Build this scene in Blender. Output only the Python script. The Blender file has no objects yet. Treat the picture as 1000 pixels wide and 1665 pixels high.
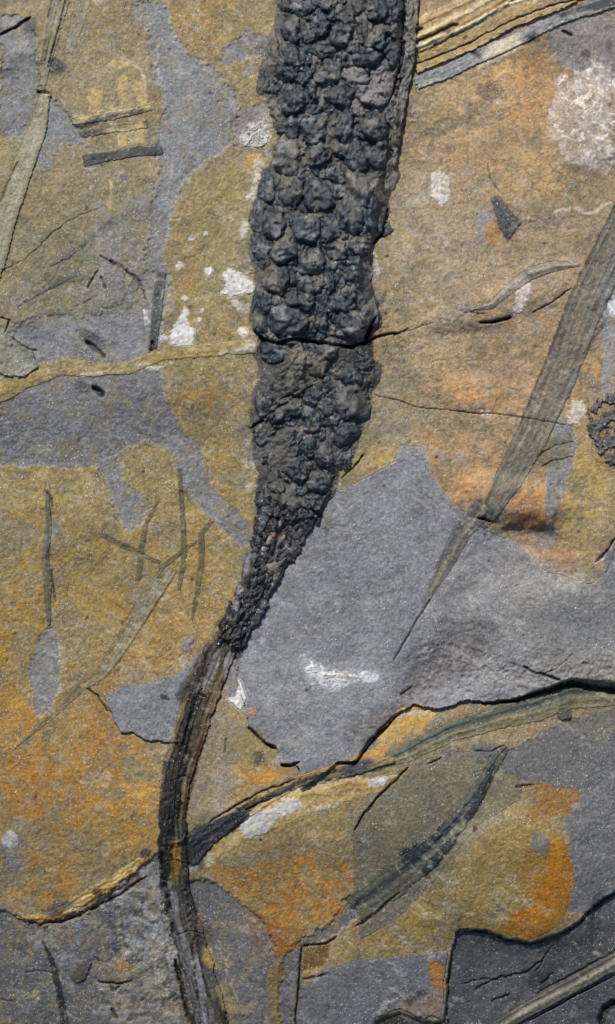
import bpy, math, random
import numpy as np

# ------------------------------------------------------------------ camera, sky, sun, exposure
P = 0.00025            # metres per picture unit (the slab piece in view is 25 x 42 cm)
D = 0.90               # camera height above the slab, metres
CX, CY = 500.0, 832.5
scn = bpy.context.scene
cam_d = bpy.data.cameras.new('camera')
cam = bpy.data.objects.new('camera', cam_d)
scn.collection.objects.link(cam)
cam.location = (0, 0, D)
cam_d.sensor_fit = 'VERTICAL'
cam_d.sensor_height = 24
cam_d.lens = 24 * D / (1665 * P)
cam_d.clip_start = 0.01
cam_d.clip_end = 50
scn.camera = cam

SUN_EL, SUN_AZ = math.radians(44), math.radians(-20)     # azimuth from +Y, negative = towards -X
w = bpy.data.worlds.new('World'); scn.world = w; w.use_nodes = True
nt = w.node_tree; bg = nt.nodes['Background']
sky = nt.nodes.new('ShaderNodeTexSky'); sky.sky_type = 'NISHITA'; sky.sun_disc = False
sky.sun_elevation = SUN_EL; sky.sun_rotation = SUN_AZ
nt.links.new(sky.outputs[0], bg.inputs[0]); bg.inputs[1].default_value = 0.075
sd = bpy.data.lights.new('sun', 'SUN'); sd.energy = 3.9; sd.angle = math.radians(0.5); sd.color = (1, .95, .88)
so = bpy.data.objects.new('sun', sd); scn.collection.objects.link(so)
so.rotation_euler = (math.pi/2 - SUN_EL, 0, -SUN_AZ + math.pi)
so.location = (-.3, 1, 1)
scn.view_settings.view_transform = 'Standard'; scn.view_settings.look = 'None'
scn.view_settings.exposure = 0.09; scn.view_settings.gamma = 1

# ------------------------------------------------------------------ numeric helpers
rnd = random.Random(7)
def lin(c):
    c = np.asarray(c, dtype=np.float64)/255.0
    return np.where(c <= .04045, c/12.92, ((c+.055)/1.055)**2.4)
_lat = {}
def noise(X, Y, sc, seed=0):
    """smooth value noise in -1..1 (X, Y arrays of one shape)"""
    if seed not in _lat:
        _lat[seed] = np.random.RandomState(seed*7+13).rand(256, 256).astype(np.float32)*2-1
    L = _lat[seed]
    a = (X/sc + seed*3.71 + 1000).astype(np.float32); b = (Y/sc + seed*1.93 + 1000).astype(np.float32)
    ia = np.floor(a).astype(np.int32); ib = np.floor(b).astype(np.int32)
    fa = a-ia; fb = b-ib
    fa = fa*fa*(3-2*fa); fb = fb*fb*(3-2*fb)
    i0 = ia & 255; i1 = (ia+1) & 255; j0 = ib & 255; j1 = (ib+1) & 255
    return (L[i0, j0]*(1-fa)+L[i1, j0]*fa)*(1-fb) + (L[i0, j1]*(1-fa)+L[i1, j1]*fa)*fb
def fbm(X, Y, sc, n=3, seed=0, g=.5):
    r = 0; a = 1; t = 0
    for k in range(n):
        r = r + a*noise(X, Y, sc/2**k, seed+k*11); t += a; a *= g
    return r/t
def ss(a, b, x):
    t = np.clip((x-a)/(b-a), 0, 1); return t*t*(3-2*t)

# ------------------------------------------------------------------ the grid of the slab surface
STEP = 1.5
def axis(a, b):
    fine = list(np.arange(a-12, b+12, STEP))
    lo, hi = [], []
    s = STEP; v = fine[0]
    while v > a-1500: s = min(s*1.05, 60); v -= s; lo.append(v)
    s = STEP; v = fine[-1]
    while v < b+1500: s = min(s*1.05, 60); v += s; hi.append(v)
    return np.array(lo[::-1]+fine+hi)
xs = axis(0, 1000); ys = axis(0, 1665)
NX, NY = len(xs), len(ys)
X, Y = np.meshgrid(xs, ys)          # [row=y, col=x], y grows downwards as in the picture
X = X.astype(np.float32); Y = Y.astype(np.float32)
H = np.zeros((NY, NX), np.float32)          # height of the surface, picture units
HU = np.zeros((NY, NX), np.float32)         # height of what lies under the topmost piece
ID = np.zeros((NY, NX), np.int32)
C = np.zeros((NY, NX, 3), np.float32)
G = np.zeros((NY, NX), np.float32)          # fleck density / gloss helper

def box(x0, y0, x1, y1, pad=20):
    a = max(np.searchsorted(ys, y0-pad)-1, 0); b = min(np.searchsorted(ys, y1+pad)+1, NY)
    c = max(np.searchsorted(xs, x0-pad)-1, 0); d = min(np.searchsorted(xs, x1+pad)+1, NX)
    return (slice(a, b), slice(c, d))
def inside(xx, yy, poly):
    r = np.zeros(xx.shape, bool); n = len(poly)
    for i in range(n):
        x0, y0 = poly[i]; x1, y1 = poly[(i+1) % n]
        if y0 == y1: continue
        c = ((yy < y0) != (yy < y1))
        r ^= c & (xx < (x1-x0)*(yy-y0)/(y1-y0)+x0)
    return r
def blur(m, k):
    m = m.astype(np.float32)
    for ax in (0, 1):
        for _ in range(2):
            p = np.concatenate([np.repeat(m.take([0], ax), k, ax), m, np.repeat(m.take([-1], ax), k, ax)], ax)
            cs = np.cumsum(p, ax, dtype=np.float64)
            cs = np.concatenate([np.zeros_like(cs.take([0], ax)), cs], ax)
            n = 2*k+1; L = m.shape[ax]
            m = ((cs.take(range(n, n+L), ax)-cs.take(range(0, L), ax))/n).astype(np.float32)
    return m
_sd = [100]
def seed():
    _sd[0] += 1; return _sd[0] % 180
def pts(s):
    v = [float(t) for t in s.replace(',', ' ').split()]
    return list(zip(v[0::2], v[1::2]))
def pmask(poly, warp=5, ws=22, soft=1, sd_=None, dis=0):
    if isinstance(poly, str): poly = pts(poly)
    px = [p[0] for p in poly]; py = [p[1] for p in poly]
    S = box(min(px), min(py), max(px), max(py), pad=warp+soft*4+dis*5+10)
    xx, yy = X[S], Y[S]; s = seed() if sd_ is None else sd_
    if warp:
        xx2 = xx + warp*1.15*fbm(xx, yy, ws, 5, s, .68); yy2 = yy + warp*1.15*fbm(xx, yy, ws, 5, s+5, .68)
    else: xx2, yy2 = xx, yy
    if dis and warp: xx2 = xx2+.8*warp*noise(xx, yy, ws*2.2, s+2); yy2 = yy2+.8*warp*noise(xx, yy, ws*2.2, s+6)
    m = inside(xx2, yy2, poly)
    if dis:         # the stain thins out and breaks up towards its margin
        k = max(2, int(dis)); b_ = blur(m, k)
        return S, ss(.30, .56, b_+.55*fbm(xx, yy, 10, 4, s+9, .8)*(4*b_*(1-b_)+.10))
    return S, (blur(m, soft) if soft else m.astype(np.float32))
def mix(S, m, rgb, var=.06, vs=14):
    xx, yy = X[S], Y[S]
    if len(rgb) == 3 and max(rgb)-min(rgb) <= 14 and rgb[2] >= rgb[0]: rgb = (rgb[0]-1, rgb[0]+1, rgb[0]+4)
    c = lin(rgb).astype(np.float32)
    if var:
        n = 1+var*2*fbm(xx, yy, vs, 3, seed(), .7)
        c = c[None, None, :]*n[..., None]
    C[S] = C[S]*(1-m[..., None]) + c*m[..., None]
def patchy(S, m, amt, sc, thr=0.0, sd_=None):
    """break a mask up along a noise threshold"""
    n = fbm(X[S], Y[S], sc, 4, seed() if sd_ is None else sd_, .65)
    return m*(1-amt + amt*ss(thr-.08, thr+.08, n))
def paint(poly, rgb, op=1., warp=5, ws=22, soft=1, pt=0, ps=20, thr=0., dh=0., var=.08, edge=None, dis=None):
    if dis is None: dis = 6 if warp >= 8 else 4 if warp >= 5 else 0
    S, m = pmask(poly, warp, ws, soft, dis=dis)
    if pt: m = patchy(S, m, pt, ps, thr)
    mix(S, m*op, rgb, var)
    if dh: H[S] += dh*m*(1.7 if dis else 1)
    if edge is not None:           # a thin rim of another colour (rind of a stain or chipped margin)
        e = 4*m*(1-m); mix(S, np.clip(e, 0, 1)*edge[1], edge[0], .1)
    return S, m
def blob(x, y, rx, ry, rot, rgb, op=1., dh=0., pt=0., ps=25, thr=0., p=2., warp=.25):
    r = max(rx, ry)*1.6
    S = box(x-r, y-r, x+r, y+r); xx, yy = X[S], Y[S]
    a = math.radians(rot); dx, dy = xx-x, yy-y
    u = (dx*math.cos(a)+dy*math.sin(a))/rx; v = (-dx*math.sin(a)+dy*math.cos(a))/ry
    q = np.sqrt(u*u+v*v)+warp*fbm(xx, yy, min(rx, ry)*.8, 3, seed(), .6)
    m = 1-ss(.45, 1.35, q)
    if p > 2: m = 1-ss(.9, 1.1, q)
    mm = patchy(S, m, pt, ps, thr) if pt else m
    if rgb is not None: mix(S, mm*op, rgb)
    if dh: H[S] += dh*m
def lateral(line, width, warp=1.5, ws=12):
    """signed lateral coordinate v in -1..1 and run t in 0..1 along a tapering band"""
    if isinstance(line, str): line = pts(line)
    n = len(line)
    if not hasattr(width, '__len__'): width = [width]*n
    width = np.interp(np.linspace(0, 1, n), np.linspace(0, 1, len(width)), width)
    W = max(width)
    px = [p[0] for p in line]; py = [p[1] for p in line]
    S = box(min(px), min(py), max(px), max(py), pad=W+warp+10)
    xx, yy = X[S], Y[S]; s = seed()
    if warp:
        xx = xx+warp*fbm(X[S], Y[S], ws, 3, s, .6); yy = yy+warp*fbm(X[S], Y[S], ws, 3, s+3, .6)
    best = np.full(xx.shape, 1e9, np.float32); V = np.zeros_like(best); T = np.zeros_like(best)
    L = [0]
    for i in range(n-1): L.append(L[-1]+math.hypot(line[i+1][0]-line[i][0], line[i+1][1]-line[i][1]))
    over = np.zeros_like(best)
    for i in range(n-1):
        x0, y0 = line[i]; dx, dy = line[i+1][0]-x0, line[i+1][1]-y0; l2 = dx*dx+dy*dy; l = math.sqrt(l2)
        tr = ((xx-x0)*dx+(yy-y0)*dy)/l2
        t = np.clip(tr, 0, 1)
        ov = (np.maximum(-tr, 0) if i == 0 else 0)+(np.maximum(tr-1, 0) if i == n-2 else 0)
        ov = ov*l*np.ones_like(best)
        qx, qy = xx-(x0+t*dx), yy-(y0+t*dy)
        d = np.sqrt(qx*qx+qy*qy); sg = np.sign(dx*(yy-y0)-dy*(xx-x0))
        hw = width[i]*(1-t)+width[i+1]*t
        k = d < best; over = np.where(k, ov, over)
        best = np.where(k, d, best); V = np.where(k, sg*d/np.maximum(hw, .3), V)
        T = np.where(k, (L[i]+t*l)/L[-1], T)
    hw = np.interp(T, np.linspace(0, 1, n), width)
    best = np.where(over > 2.5+2.5*fbm(X[S], Y[S], 6, 2, s+8), 1e3, best)
    return S, V, T, hw, best
def band(line, width, stops, op=1., warp=1.5, ws=12, streak=.18, ns=5, dh=0., ribs=(), soft=1.8, pt=0, ps=14, thr=0., fade=0):
    """a striated band: stops = colours across it; ribs = (v, half width, height) ridges"""
    S, V, T, hw, d = lateral(line, width, warp, ws)
    m = np.clip((hw*(1+.10*fbm(X[S], Y[S], 9, 3, seed(), .8))-d)/soft+.5, 0, 1)
    if fade: m = m*ss(0, fade, T)*(1-ss(1-fade, 1, T))
    mm = patchy(S, m, pt, ps, thr) if pt else m
    s = seed(); n = len(stops); q = np.clip((V+1)/2, 0, 1)
    q2 = np.clip(q+.07*noise(T*15, V, .9, s), 0, 1)
    cs = np.array([lin(c) for c in stops])
    col = np.stack([np.interp(q2, np.linspace(0, 1, n), cs[:, k]) for k in range(3)], -1) if n > 1 else np.broadcast_to(cs[0], q.shape+(3,))
    ll = 1+streak*2.0*fbm(V*ns, T*7, 1., 3, s+2, .7)+.28*fbm(X[S], Y[S], 7, 3, s+4, .8)
    col = col*ll[..., None]
    a = (mm*op)[..., None]
    C[S] = C[S]*(1-a)+col*a
    if dh: H[S] += dh*m*np.sqrt(np.clip(1-V*V, 0, 1)) if dh > 0 else dh*m
    for (rv, rw, rh) in ribs: H[S] += rh*m*np.exp(-((V-rv)/rw)**2)
    H[S] += .6*m*fbm(V*ns*1.4, T*8, 1., 2, s+6)
    return S, m
def crack_or_shade(line, width=1.6, depth=7, rgb=(22, 20, 22), warp=4, ws=14, op=1.):
    S, V, T, hw, d = lateral(line, width, warp, ws)
    tap = np.sqrt(np.clip(np.minimum(T, 1-T)*8, 0, 1)); hw2 = hw*(.35+.65*tap)
    m = np.clip(1.25-d/np.maximum(hw2, .5), 0, 1)
    H[S] -= depth*m
    mix(S, m*op*.9, rgb, 0)  # groove also painted dark, for cracks and for shade under edges
def vein(line, width=1.2, rgb=(190, 188, 184), op=.6, dh=.3, warp=5, ws=16):
    S, V, T, hw, d = lateral(line, width, warp, ws)
    m = np.clip(1-d/(hw*1.3), 0, 1)*ss(-.5, .2, fbm(X[S], Y[S], 14, 2, seed()))
    H[S] += dh*m; mix(S, m*op, rgb, 0)
PIECES = []
ROOTS = {
 'corner_stem': ('fluted_stem', 'tan and blue grey fluted stem crossing the top right corner beside the cone', 'fossil stem'),
 'long_leaf': ('strap_leaf', 'long ribbed olive strap leaf running diagonally down the right side', 'fossil leaf'),
 'faint_leaf': ('strap_leaf', 'faint olive strap leaf on the ochre rock at the left beside the twigs', 'fossil leaf'),
 'side_branch': ('branch', 'side branch leaving the stem to the right, coal black then olive and tan', 'fossil branch')}
def piece(S, m, name, parent, dh=0., mat=None, label=None, cat=None, group=None, edge_drop=4., smooth=0):
    """claim the grid area m of window S as an object of its own, raised by dh (a number or an array)"""
    k = m > .5; i = len(PIECES)+1
    sub = HU[S]; hs = H[S]
    sub[k] = hs[k]-(0 if not np.isscalar(dh) else min(0, dh)*-1)
    hs[k] += (dh if np.isscalar(dh) else dh[k])
    sub[k] = np.minimum(sub[k], hs[k])-.03
    ID[S][k] = i
    PIECES.append(dict(i=i, name=name, parent=parent, mat=mat or 'shale', label=label, cat=cat, group=group, drop=edge_drop, S=S))
    return i
def tail(S, m, i):
    pass

# ------------------------------------------------------------------ base relief of the slab
H += 8*fbm(X, Y, 330, 2, 1) + 3.6*fbm(X, Y, 95, 3, 2) + .8*fbm(X, Y, 26, 3, 3, .6)
for sd_, sc, th, hh_ in ((161, 150, -.18, .9), (163, 120, .12, .8), (165, 90, -.02, .7), (167, 70, .22, .7), (169, 50, .30, .6), (157, 40, -.36, .6)):
    H += .75*hh_*ss(th, th+.012, fbm(X, Y, sc, 6, sd_, .55))      # chipped bedding planes, a fraction of a millimetre each
inn = box(-300, -300, 1300, 1965)
H[inn] += .85*fbm(X[inn], Y[inn], 5, 2, 4, .9)
H -= .055*np.maximum(520-Y, 0)
H += -.19*np.maximum(Y-1260, 0)*ss(1260, 1480, Y)      # the slab curves away at the bottom
H += -22*ss(625, 760, Y+.10*X)*(1-ss(330, 420, X))      # step below the ochre vein, left
H += -12*ss(30, 0, np.hypot(X-840, Y-858)/6)*0

# ------------------------------------------------------------------ base colour: ochre wash over olive shale
def wash():
    base = lin((146, 128, 98)); C[:] = base
    n1 = fbm(X, Y, 120, 4, 20, .6); n2 = fbm(X, Y, 60, 4, 21, .6); n3 = fbm(X, Y, 30, 4, 22, .65)
    for n, lo, hi, rgb, op in ((n1, -.05, .45, (158, 130, 84), .8), (n2, .05, .5, (128, 120, 104), .75), (n3, .1, .55, (172, 148, 108), .5), (-n3, .2, .6, (120, 108, 84), .5)):
        a = (ss(lo, hi, n)*op)[..., None]; C[:] = C*(1-a)+lin(rgb)*a
wash()
blob(680, 590, 100, 34, -32, (122, 114, 96), .7)
# large soft hue changes of the stain  (x, y, rx, ry, rot, colour, opacity)
for b in [
 (60, 330, 110, 160, 0, (132, 122, 92), .6), (150, 100, 90, 110, 0, (146, 128, 96), .8), (190, 300, 80, 70, 0, (136, 124, 98), .7),
 (330, 30, 70, 60, 10, (168, 132, 72), .85), (400, 130, 60, 60, 0, (152, 134, 92), .8), (345, 380, 75, 150, 0, (140, 126, 82), .85),
 (295, 440, 40, 90, 0, (158, 122, 66), .8), (350, 300, 50, 40, 0, (160, 136, 84), .6), (380, 480, 60, 60, 0, (150, 136, 100), .6),
 (340, 600, 90, 35, 0, (146, 130, 84), .8), (345, 655, 80, 22, 5, (176, 128, 50), .85), (350, 720, 70, 60, 20, (140, 122, 76), .85),
 (390, 790, 45, 70, 0, (164, 134, 74), .8), (60, 790, 80, 60, 0, (150, 130, 78), .85), (240, 780, 90, 60, 0, (152, 132, 82), .85),
 (60, 900, 90, 110, 0, (152, 122, 58), .9), (200, 930, 110, 90, 0, (150, 124, 66), .85), (330, 900, 80, 120, 0, (158, 130, 70), .8),
 (40, 1100, 80, 160, 0, (160, 122, 46), .9), (230, 1020, 120, 80, 0, (158, 122, 56), .85), (140, 1080, 50, 90, 20, (138, 120, 78), .8),
 (110, 1250, 180, 130, 0, (166, 120, 42), .9), (60, 1290, 80, 80, 0, (156, 108, 38), .8), (170, 1180, 40, 100, 0, (168, 116, 50), .7),
 (210, 1330, 70, 70, 0, (176, 132, 52), .85), (60, 1420, 90, 60, 0, (164, 118, 44), .85),
 (780, 180, 110, 60, -10, (166, 138, 96), .8), (860, 140, 60, 80, 0, (170, 124, 66), .8), (760, 260, 70, 60, 0, (164, 128, 84), .7),
 (880, 260, 60, 80, 20, (172, 136, 78), .8), (720, 340, 110, 80, 0, (150, 132, 104), .8), (700, 420, 80, 60, 0, (148, 134, 110), .8),
 (830, 430, 120, 50, 0, (152, 130, 98), .7), (720, 480, 80, 50, -15, (136, 124, 98), .7), (780, 620, 120, 90, 10, (156, 126, 86), .9),
 (770, 650, 60, 45, 0, (180, 128, 68), .6), (700, 560, 70, 60, 0, (150, 130, 96), .7), (640, 650, 45, 80, 0, (132, 124, 98), .7),
 (760, 760, 90, 80, 20, (156, 122, 78), .9), (740, 800, 50, 40, 0, (160, 110, 62), .5), (930, 620, 60, 120, 0, (164, 130, 82), .8),
 (940, 800, 60, 110, 0, (158, 134, 66), .9), (860, 810, 50, 50, 0, (172, 116, 52), .9), (930, 470, 50, 60, 0, (154, 124, 80), .7),
 (620, 760, 60, 30, -25, (172, 134, 62), .8), (380, 1250, 60, 60, 0, (176, 136, 58), .7), (410, 1180, 50, 50, 0, (146, 128, 84), .8),
 (520, 1230, 60, 40, 0, (190, 142, 54), .7), (470, 1420, 100, 70, 0, (150, 120, 60), .9), (520, 1330, 80, 50, -20, (158, 132, 84), .8),
 (700, 1290, 110, 70, -25, (110, 104, 82), .9), (640, 1330, 60, 60, 0, (112, 104, 82), .8), (740, 1400, 80, 60, -30, (112, 104, 72), .8),
 (640, 1530, 100, 50, -20, (138, 110, 52), .9), (720, 1480, 70, 60, 0, (128, 108, 58), .8), (930, 1270, 80, 60, 0, (104, 98, 84), .8)]:
    c_ = np.array(b[5], float); g_ = c_.mean()
    if b[0] > 600 and b[1] < 900: c_ = (c_*.80+g_*.20)*1.15
    elif b[1] > 850: c_ = np.clip(c_*1.08-g_*.08, 8, 255)*.97
    b = b[:5]+(tuple(c_),)+b[6:]
    blob(*b, pt=.35, ps=34)
# blotches of deeper and paler stain everywhere
S = box(0, 0, 1000, 1665)
for sc, sd_, rgb, th, op in ((16, 31, (172, 134, 72), .26, .22), (10, 33, (124, 110, 82), .28, .28), (22, 35, (184, 162, 126), .33, .25), (8, 37, (170, 150, 116), .3, .25)):
    n = fbm(X[S], Y[S], sc, 4, sd_, .7); mix(S, ss(th, th+.12, n)*op, rgb)

for sc, sd_, rgb, th, op in ((46, 141, (122, 116, 100), .12, .5), (34, 143, (118, 112, 84), .15, .4), (28, 145, (170, 146, 104), .2, .4), (13, 147, (110, 98, 76), .3, .45), (6, 149, (96, 84, 66), .42, .5), (5, 151, (204, 190, 160), .46, .5)):
    n = fbm(X[S], Y[S], sc, 5, sd_, .72); mix(S, ss(th, th+.10, n)*op, rgb)
for b_ in ((120, 130, 170, 170, 0, (146, 132, 110), .5), (90, 340, 150, 130, 0, (130, 122, 100), .5), (340, 350, 90, 130, 0, (146, 132, 98), .35), (200, 480, 130, 80, 0, (122, 116, 100), .4)): blob(*b_, pt=.4, ps=30)
S0 = box(0, 0, 1000, 1665)
# ------------------------------------------------------------------ bare grey shale where the stain is missing
GR = (126, 126, 133); GRD = (112, 112, 120); GRL = (140, 139, 144); RIM = ((176, 172, 166), .45)
paint('215 0 262 0 285 60 310 95 345 108 370 140 388 170 378 190 392 215 375 225 360 240 330 262 300 285 285 310 275 360 272 420 272 470 262 520 250 580 230 592 130 602 60 606 25 592 14 545 60 515 150 510 205 490 236 450 244 390 246 330 258 270 265 180 255 100 240 40', (130, 130, 137), .96, 8, 26, 1, dh=-1.2, edge=RIM)
paint('362 108 372 70 395 52 445 60 445 98 405 88 380 108', GR, .9, 6, 18, dh=-1, edge=RIM)
paint('372 215 392 178 440 168 442 225 412 252 385 240', (134, 130, 130), .85, 8, 16, dh=-1)
paint('0 22 50 26 62 60 58 120 68 158 112 188 140 225 128 238 75 225 40 242 0 205', (124, 124, 132), .95, 8, 24, dh=-1.5)
paint('70 170 120 190 140 235 90 232 70 300 60 250', (122, 121, 124), .8, 8, 24)
paint('90 420 240 300 262 340 262 420 240 510 160 520 20 530 0 470', (118, 116, 106), .75, 12, 20, pt=.5, ps=24, thr=-.1)
paint('150 345 240 300 262 340 262 420 250 500 170 500 140 460', (132, 132, 130), .8, 12, 16, pt=.9, ps=11, thr=.02)
paint('20 400 150 330 160 460 60 500', (112, 108, 86), .6, 12, 16, pt=.8, ps=14, thr=.0)
paint('0 645 90 612 230 588 262 600 270 650 290 700 322 715 332 750 345 790 372 815 402 850 414 880 395 893 350 852 310 812 290 772 285 742 250 712 210 722 160 748 100 762 50 758 0 758', (120, 120, 129), .97, 6, 26, dh=-.6, edge=((178, 168, 150), .4))
paint('150 742 186 738 200 788 236 800 252 822 226 856 204 868 184 800', (122, 120, 124), .9, 6, 20, dh=-1, edge=RIM)
paint('0 830 40 850 70 870 30 900 0 905', (128, 122, 104), .7, 8, 20)
paint('55 1148 48 1085 63 1042 88 1015 98 1060 92 1130 68 1168', (122, 122, 128), .92, 5, 18, dh=-1.3, edge=RIM)
blob(305, 1047, 12, 12, 0, (128, 126, 124), .9, 1.2, p=3, warp=.15)
paint('885 50 940 35 1000 20 1000 150 960 130 905 100', (128, 124, 124), .85, 9, 24, dh=-1)
paint('905 130 985 95 1000 160 1000 285 930 262 900 215', (178, 166, 152), .85, 12, 20, pt=.5, ps=14, thr=-.25, var=.14)
S, m = pmask('905 135 975 100 1040 150 1050 290 960 262 930 250 902 215', 20, 26, 1, dis=11)
m2 = patchy(S, m, 1, 9, .08); mix(S, m2*.85, (220, 210, 198), .12, 6); H[S] += .4*m2
m2 = patchy(S, m, 1, 7, .2); mix(S, m2*.7, (140, 130, 124), .1)
paint('976 430 1000 400 1000 640 985 650', (140, 142, 150), .8, 5, 18)
paint('905 690 935 680 930 750 912 830 893 860 890 800', (128, 126, 130), .85, 7, 16, edge=RIM)
paint('870 858 902 850 905 872 890 900 870 890', (132, 128, 128), .85, 5, 16)
# lower left
paint('0 1485 60 1506 130 1492 180 1450 240 1402 268 1385 270 1500 300 1620 312 1680 -40 1680 -40 1480', (88, 88, 94), .97, 7, 24, dh=-2.5)  # grey painted darker, partly for the light falling off at the bottom
paint('0 1370 30 1350 40 1400 28 1440 0 1450', (112, 112, 116), .8, 8, 20)
paint('190 1440 262 1395 272 1500 290 1600 280 1640 240 1560 200 1520', (124, 124, 124), .85, 9, 22, pt=.5, ps=20, thr=-.2, dh=1.2)
paint('150 1580 240 1530 290 1640 300 1680 200 1680', (108, 104, 98), .8, 9, 22, dh=1.5)
paint('70 1500 140 1512 165 1530 110 1530', (118, 92, 72), .7, 6, 16)
paint('180 1560 205 1540 222 1590 195 1598', (160, 118, 56), .85, 5, 14)
for po, c_ in (('190 1440 262 1395 275 1500 296 1610 260 1640 235 1560 190 1520', (158, 158, 156)), ('150 1590 230 1530 290 1600 305 1680 180 1680', (136, 132, 122)), ('40 1520 160 1490 200 1560 120 1580', (120, 120, 124))):
    for ps_, th_ in ((16, .04), (9, .12)): paint(po, c_, .8, 10, 16, pt=1, ps=ps_, thr=th_, dh=.35)
paint('170 1480 280 1420 300 1640 200 1660', (74, 76, 80), .85, 10, 16, pt=1, ps=13, thr=.14, dh=-.4)
# lower middle
paint('298 1425 345 1428 400 1478 430 1505 452 1560 470 1600 470 1680 330 1680 318 1560', (98, 98, 104), .97, 7, 22, dh=-2.5, edge=((150, 140, 130), .4))  # again a darker grey, part of the painted falloff
paint('578 1450 582 1492 545 1520 492 1536 490 1680 455 1680 455 1560 480 1530 540 1500 560 1460', (100, 99, 106), .97, 6, 22, dh=-2, edge=((150, 132, 118), .5))
paint('345 1545 450 1520 460 1680 340 1680', (120, 112, 100), .5, 12, 20, pt=.9, ps=16, thr=.1)
# rust run in the lower middle
paint('412 1485 455 1478 480 1490 492 1510 485 1540 452 1560 440 1535 425 1500', (146, 92, 28), .95, 7, 16, pt=.4, ps=12, thr=-.3)
paint('385 1495 420 1485 440 1530 450 1570 420 1560 400 1530', (132, 104, 88), .7, 8, 12, pt=.5, ps=10, thr=-.1)
paint('446 1560 462 1575 452 1625 460 1665 442 1665 436 1610', (128, 104, 52), .8, 5, 14)
paint('300 1400 330 1395 430 1440 560 1440 575 1400 570 1455 540 1505 455 1500 400 1480 345 1425', (170, 126, 58), .8, 9, 18, pt=.7, ps=13, thr=-.15)
paint('360 1420 430 1400 575 1390 575 1450 540 1500 420 1480', (172, 114, 34), .8, 12, 20, pt=.9, ps=12, thr=-.02)
paint('380 1400 575 1340 575 1480 470 1490', (124, 112, 96), .55, 12, 20, pt=1, ps=9, thr=.16)
paint('400 1420 575 1380 570 1470 440 1480', (188, 148, 84), .5, 12, 20, pt=1, ps=7, thr=.18)

# ------------------------------------------------------------------ stain details and painted shade below a bulge, right half
for b in [(725, 205, 34, 12, -20, (126, 112, 88), .85), (800, 150, 26, 14, 20, (124, 106, 84), .8), (765, 190, 12, 20, 10, (122, 108, 88), .7),
          (700, 240, 8, 12, 0, (120, 108, 92), .7), (800, 125, 10, 22, 10, (128, 108, 78), .6), (820, 115, 30, 14, -20, (196, 164, 108), .7)]:
    blob(*b, p=3, warp=.7)
blob(716, 305, 17, 26, 0, (206, 200, 192), .95, 1.6, pt=.75, ps=7, thr=-.15, p=3, warp=.35)
paint('775 345 800 340 802 390 790 402 775 392', (142, 138, 138), .85, 4, 12)
blob(800, 378, 14, 18, 0, (166, 120, 60), .8, p=3)
vein('905 345 935 338 960 350 990 330', 3, (210, 196, 176), .8, .8)
vein('842 190 850 225 860 245', 2, (176, 168, 158), .6)
blob(865, 848, 50, 20, 8, (112, 76, 46), .8, 0, pt=.5, ps=12)  # shade below the ochre bulge, painted dark brown
blob(905, 905, 40, 20, 20, (150, 112, 74), .6)

# ------------------------------------------------------------------ relief features
def bump(x, y, rx, ry, rot, dh): blob(x, y, rx, ry, rot, None, 0, dh)
bump(840, 815, 90, 35, 10, 16); bump(870, 880, 70, 22, 10, -9); bump(730, 1085, 90, 60, -30, -10); bump(880, 1010, 120, 70, 0, 12)
bump(770, 640, 50, 30, 0, 6); bump(800, 500, 110, 26, -15, 7); bump(540, 950, 120, 150, 20, 5)
bump(950, 210, 60, 90, 0, 8); bump(120, 1010, 60, 120, 10, -5); bump(60, 850, 120, 60, 0, 6)
bump(835, 1440, 130, 105, 0, 26); bump(200, 150, 70, 60, 0, 5); bump(25, 70, 60, 40, -35, 8)

# stain flecks straying over the bare shale, chips of shale showing through the stain
xi, yi = X[S0], Y[S0]; q_ = 1-ss(430, 520, xi)*(1-ss(1180, 1260, yi))
for sc, sd_, rgb, th, op in ((26, 171, (138, 120, 82), .17, .42), (9, 173, (144, 124, 84), .26, .5), (12, 175, (148, 146, 142), .27, .34), (18, 177, (94, 93, 90), .28, .34)):
    mix(S0, ss(th, th+.05, fbm(xi, yi, sc, 5, sd_, .75))*op*q_, rgb, .08)
# ------------------------------------------------------------------ small dark hollows and crevices on the base
crack_or_shade('0 58 25 45 50 28', 3, 9, warp=2); blob(48, 42, 14, 14, 0, (60, 60, 66), .7)
crack_or_shade('0 440 40 425 60 405 85 378 130 348 160 340', .8, 3, (90, 82, 66), op=.7)
crack_or_shade('140 555 165 575 172 582', 4, 8, (40, 34, 30), 3); blob(150, 555, 30, 12, 35, (84, 82, 84), .8, -3)
blob(180, 560, 20, 6, 20, (90, 88, 90), .6, -1); vein('110 680 130 700 150 745', 1.4, (150, 148, 150), .5)
crack_or_shade('150 628 170 645', 5, 9, (40, 34, 30), 3); blob(133, 632, 12, 16, -40, (80, 78, 80), .7, -2)
crack_or_shade('608 640 690 665 780 672 850 678 930 692', 1.0, 4, (60, 48, 38), 3, 30, .85)
crack_or_shade('640 545 665 535', 1.4, 4); vein('640 545 690 524 740 508 765 505', 2.2, (126, 116, 98), .6, -.8); crack_or_shade('640 545 680 532 706 524', .8, 3, (84, 74, 60), 3, 20, .7); crack_or_shade('780 524 800 524 832 516', 3.2, 9, (16, 12, 10), 2); crack_or_shade('865 510 900 490 930 468', 1.2, 4, (70, 52, 40), 3)
crack_or_shade('752 508 790 510', 1, 4, (70, 60, 52)); vein('630 545 680 525 750 510', 1.6, (172, 160, 140), .7)
crack_or_shade('350 350 352 352', 1, 1)
vein('500 970 520 955 545 930', 1.2); vein('555 985 600 980 640 975', 1.4, op=.4); vein('680 815 720 800', 1.2, op=.4); vein('745 855 780 850 800 865', 1.2, op=.4)

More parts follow.
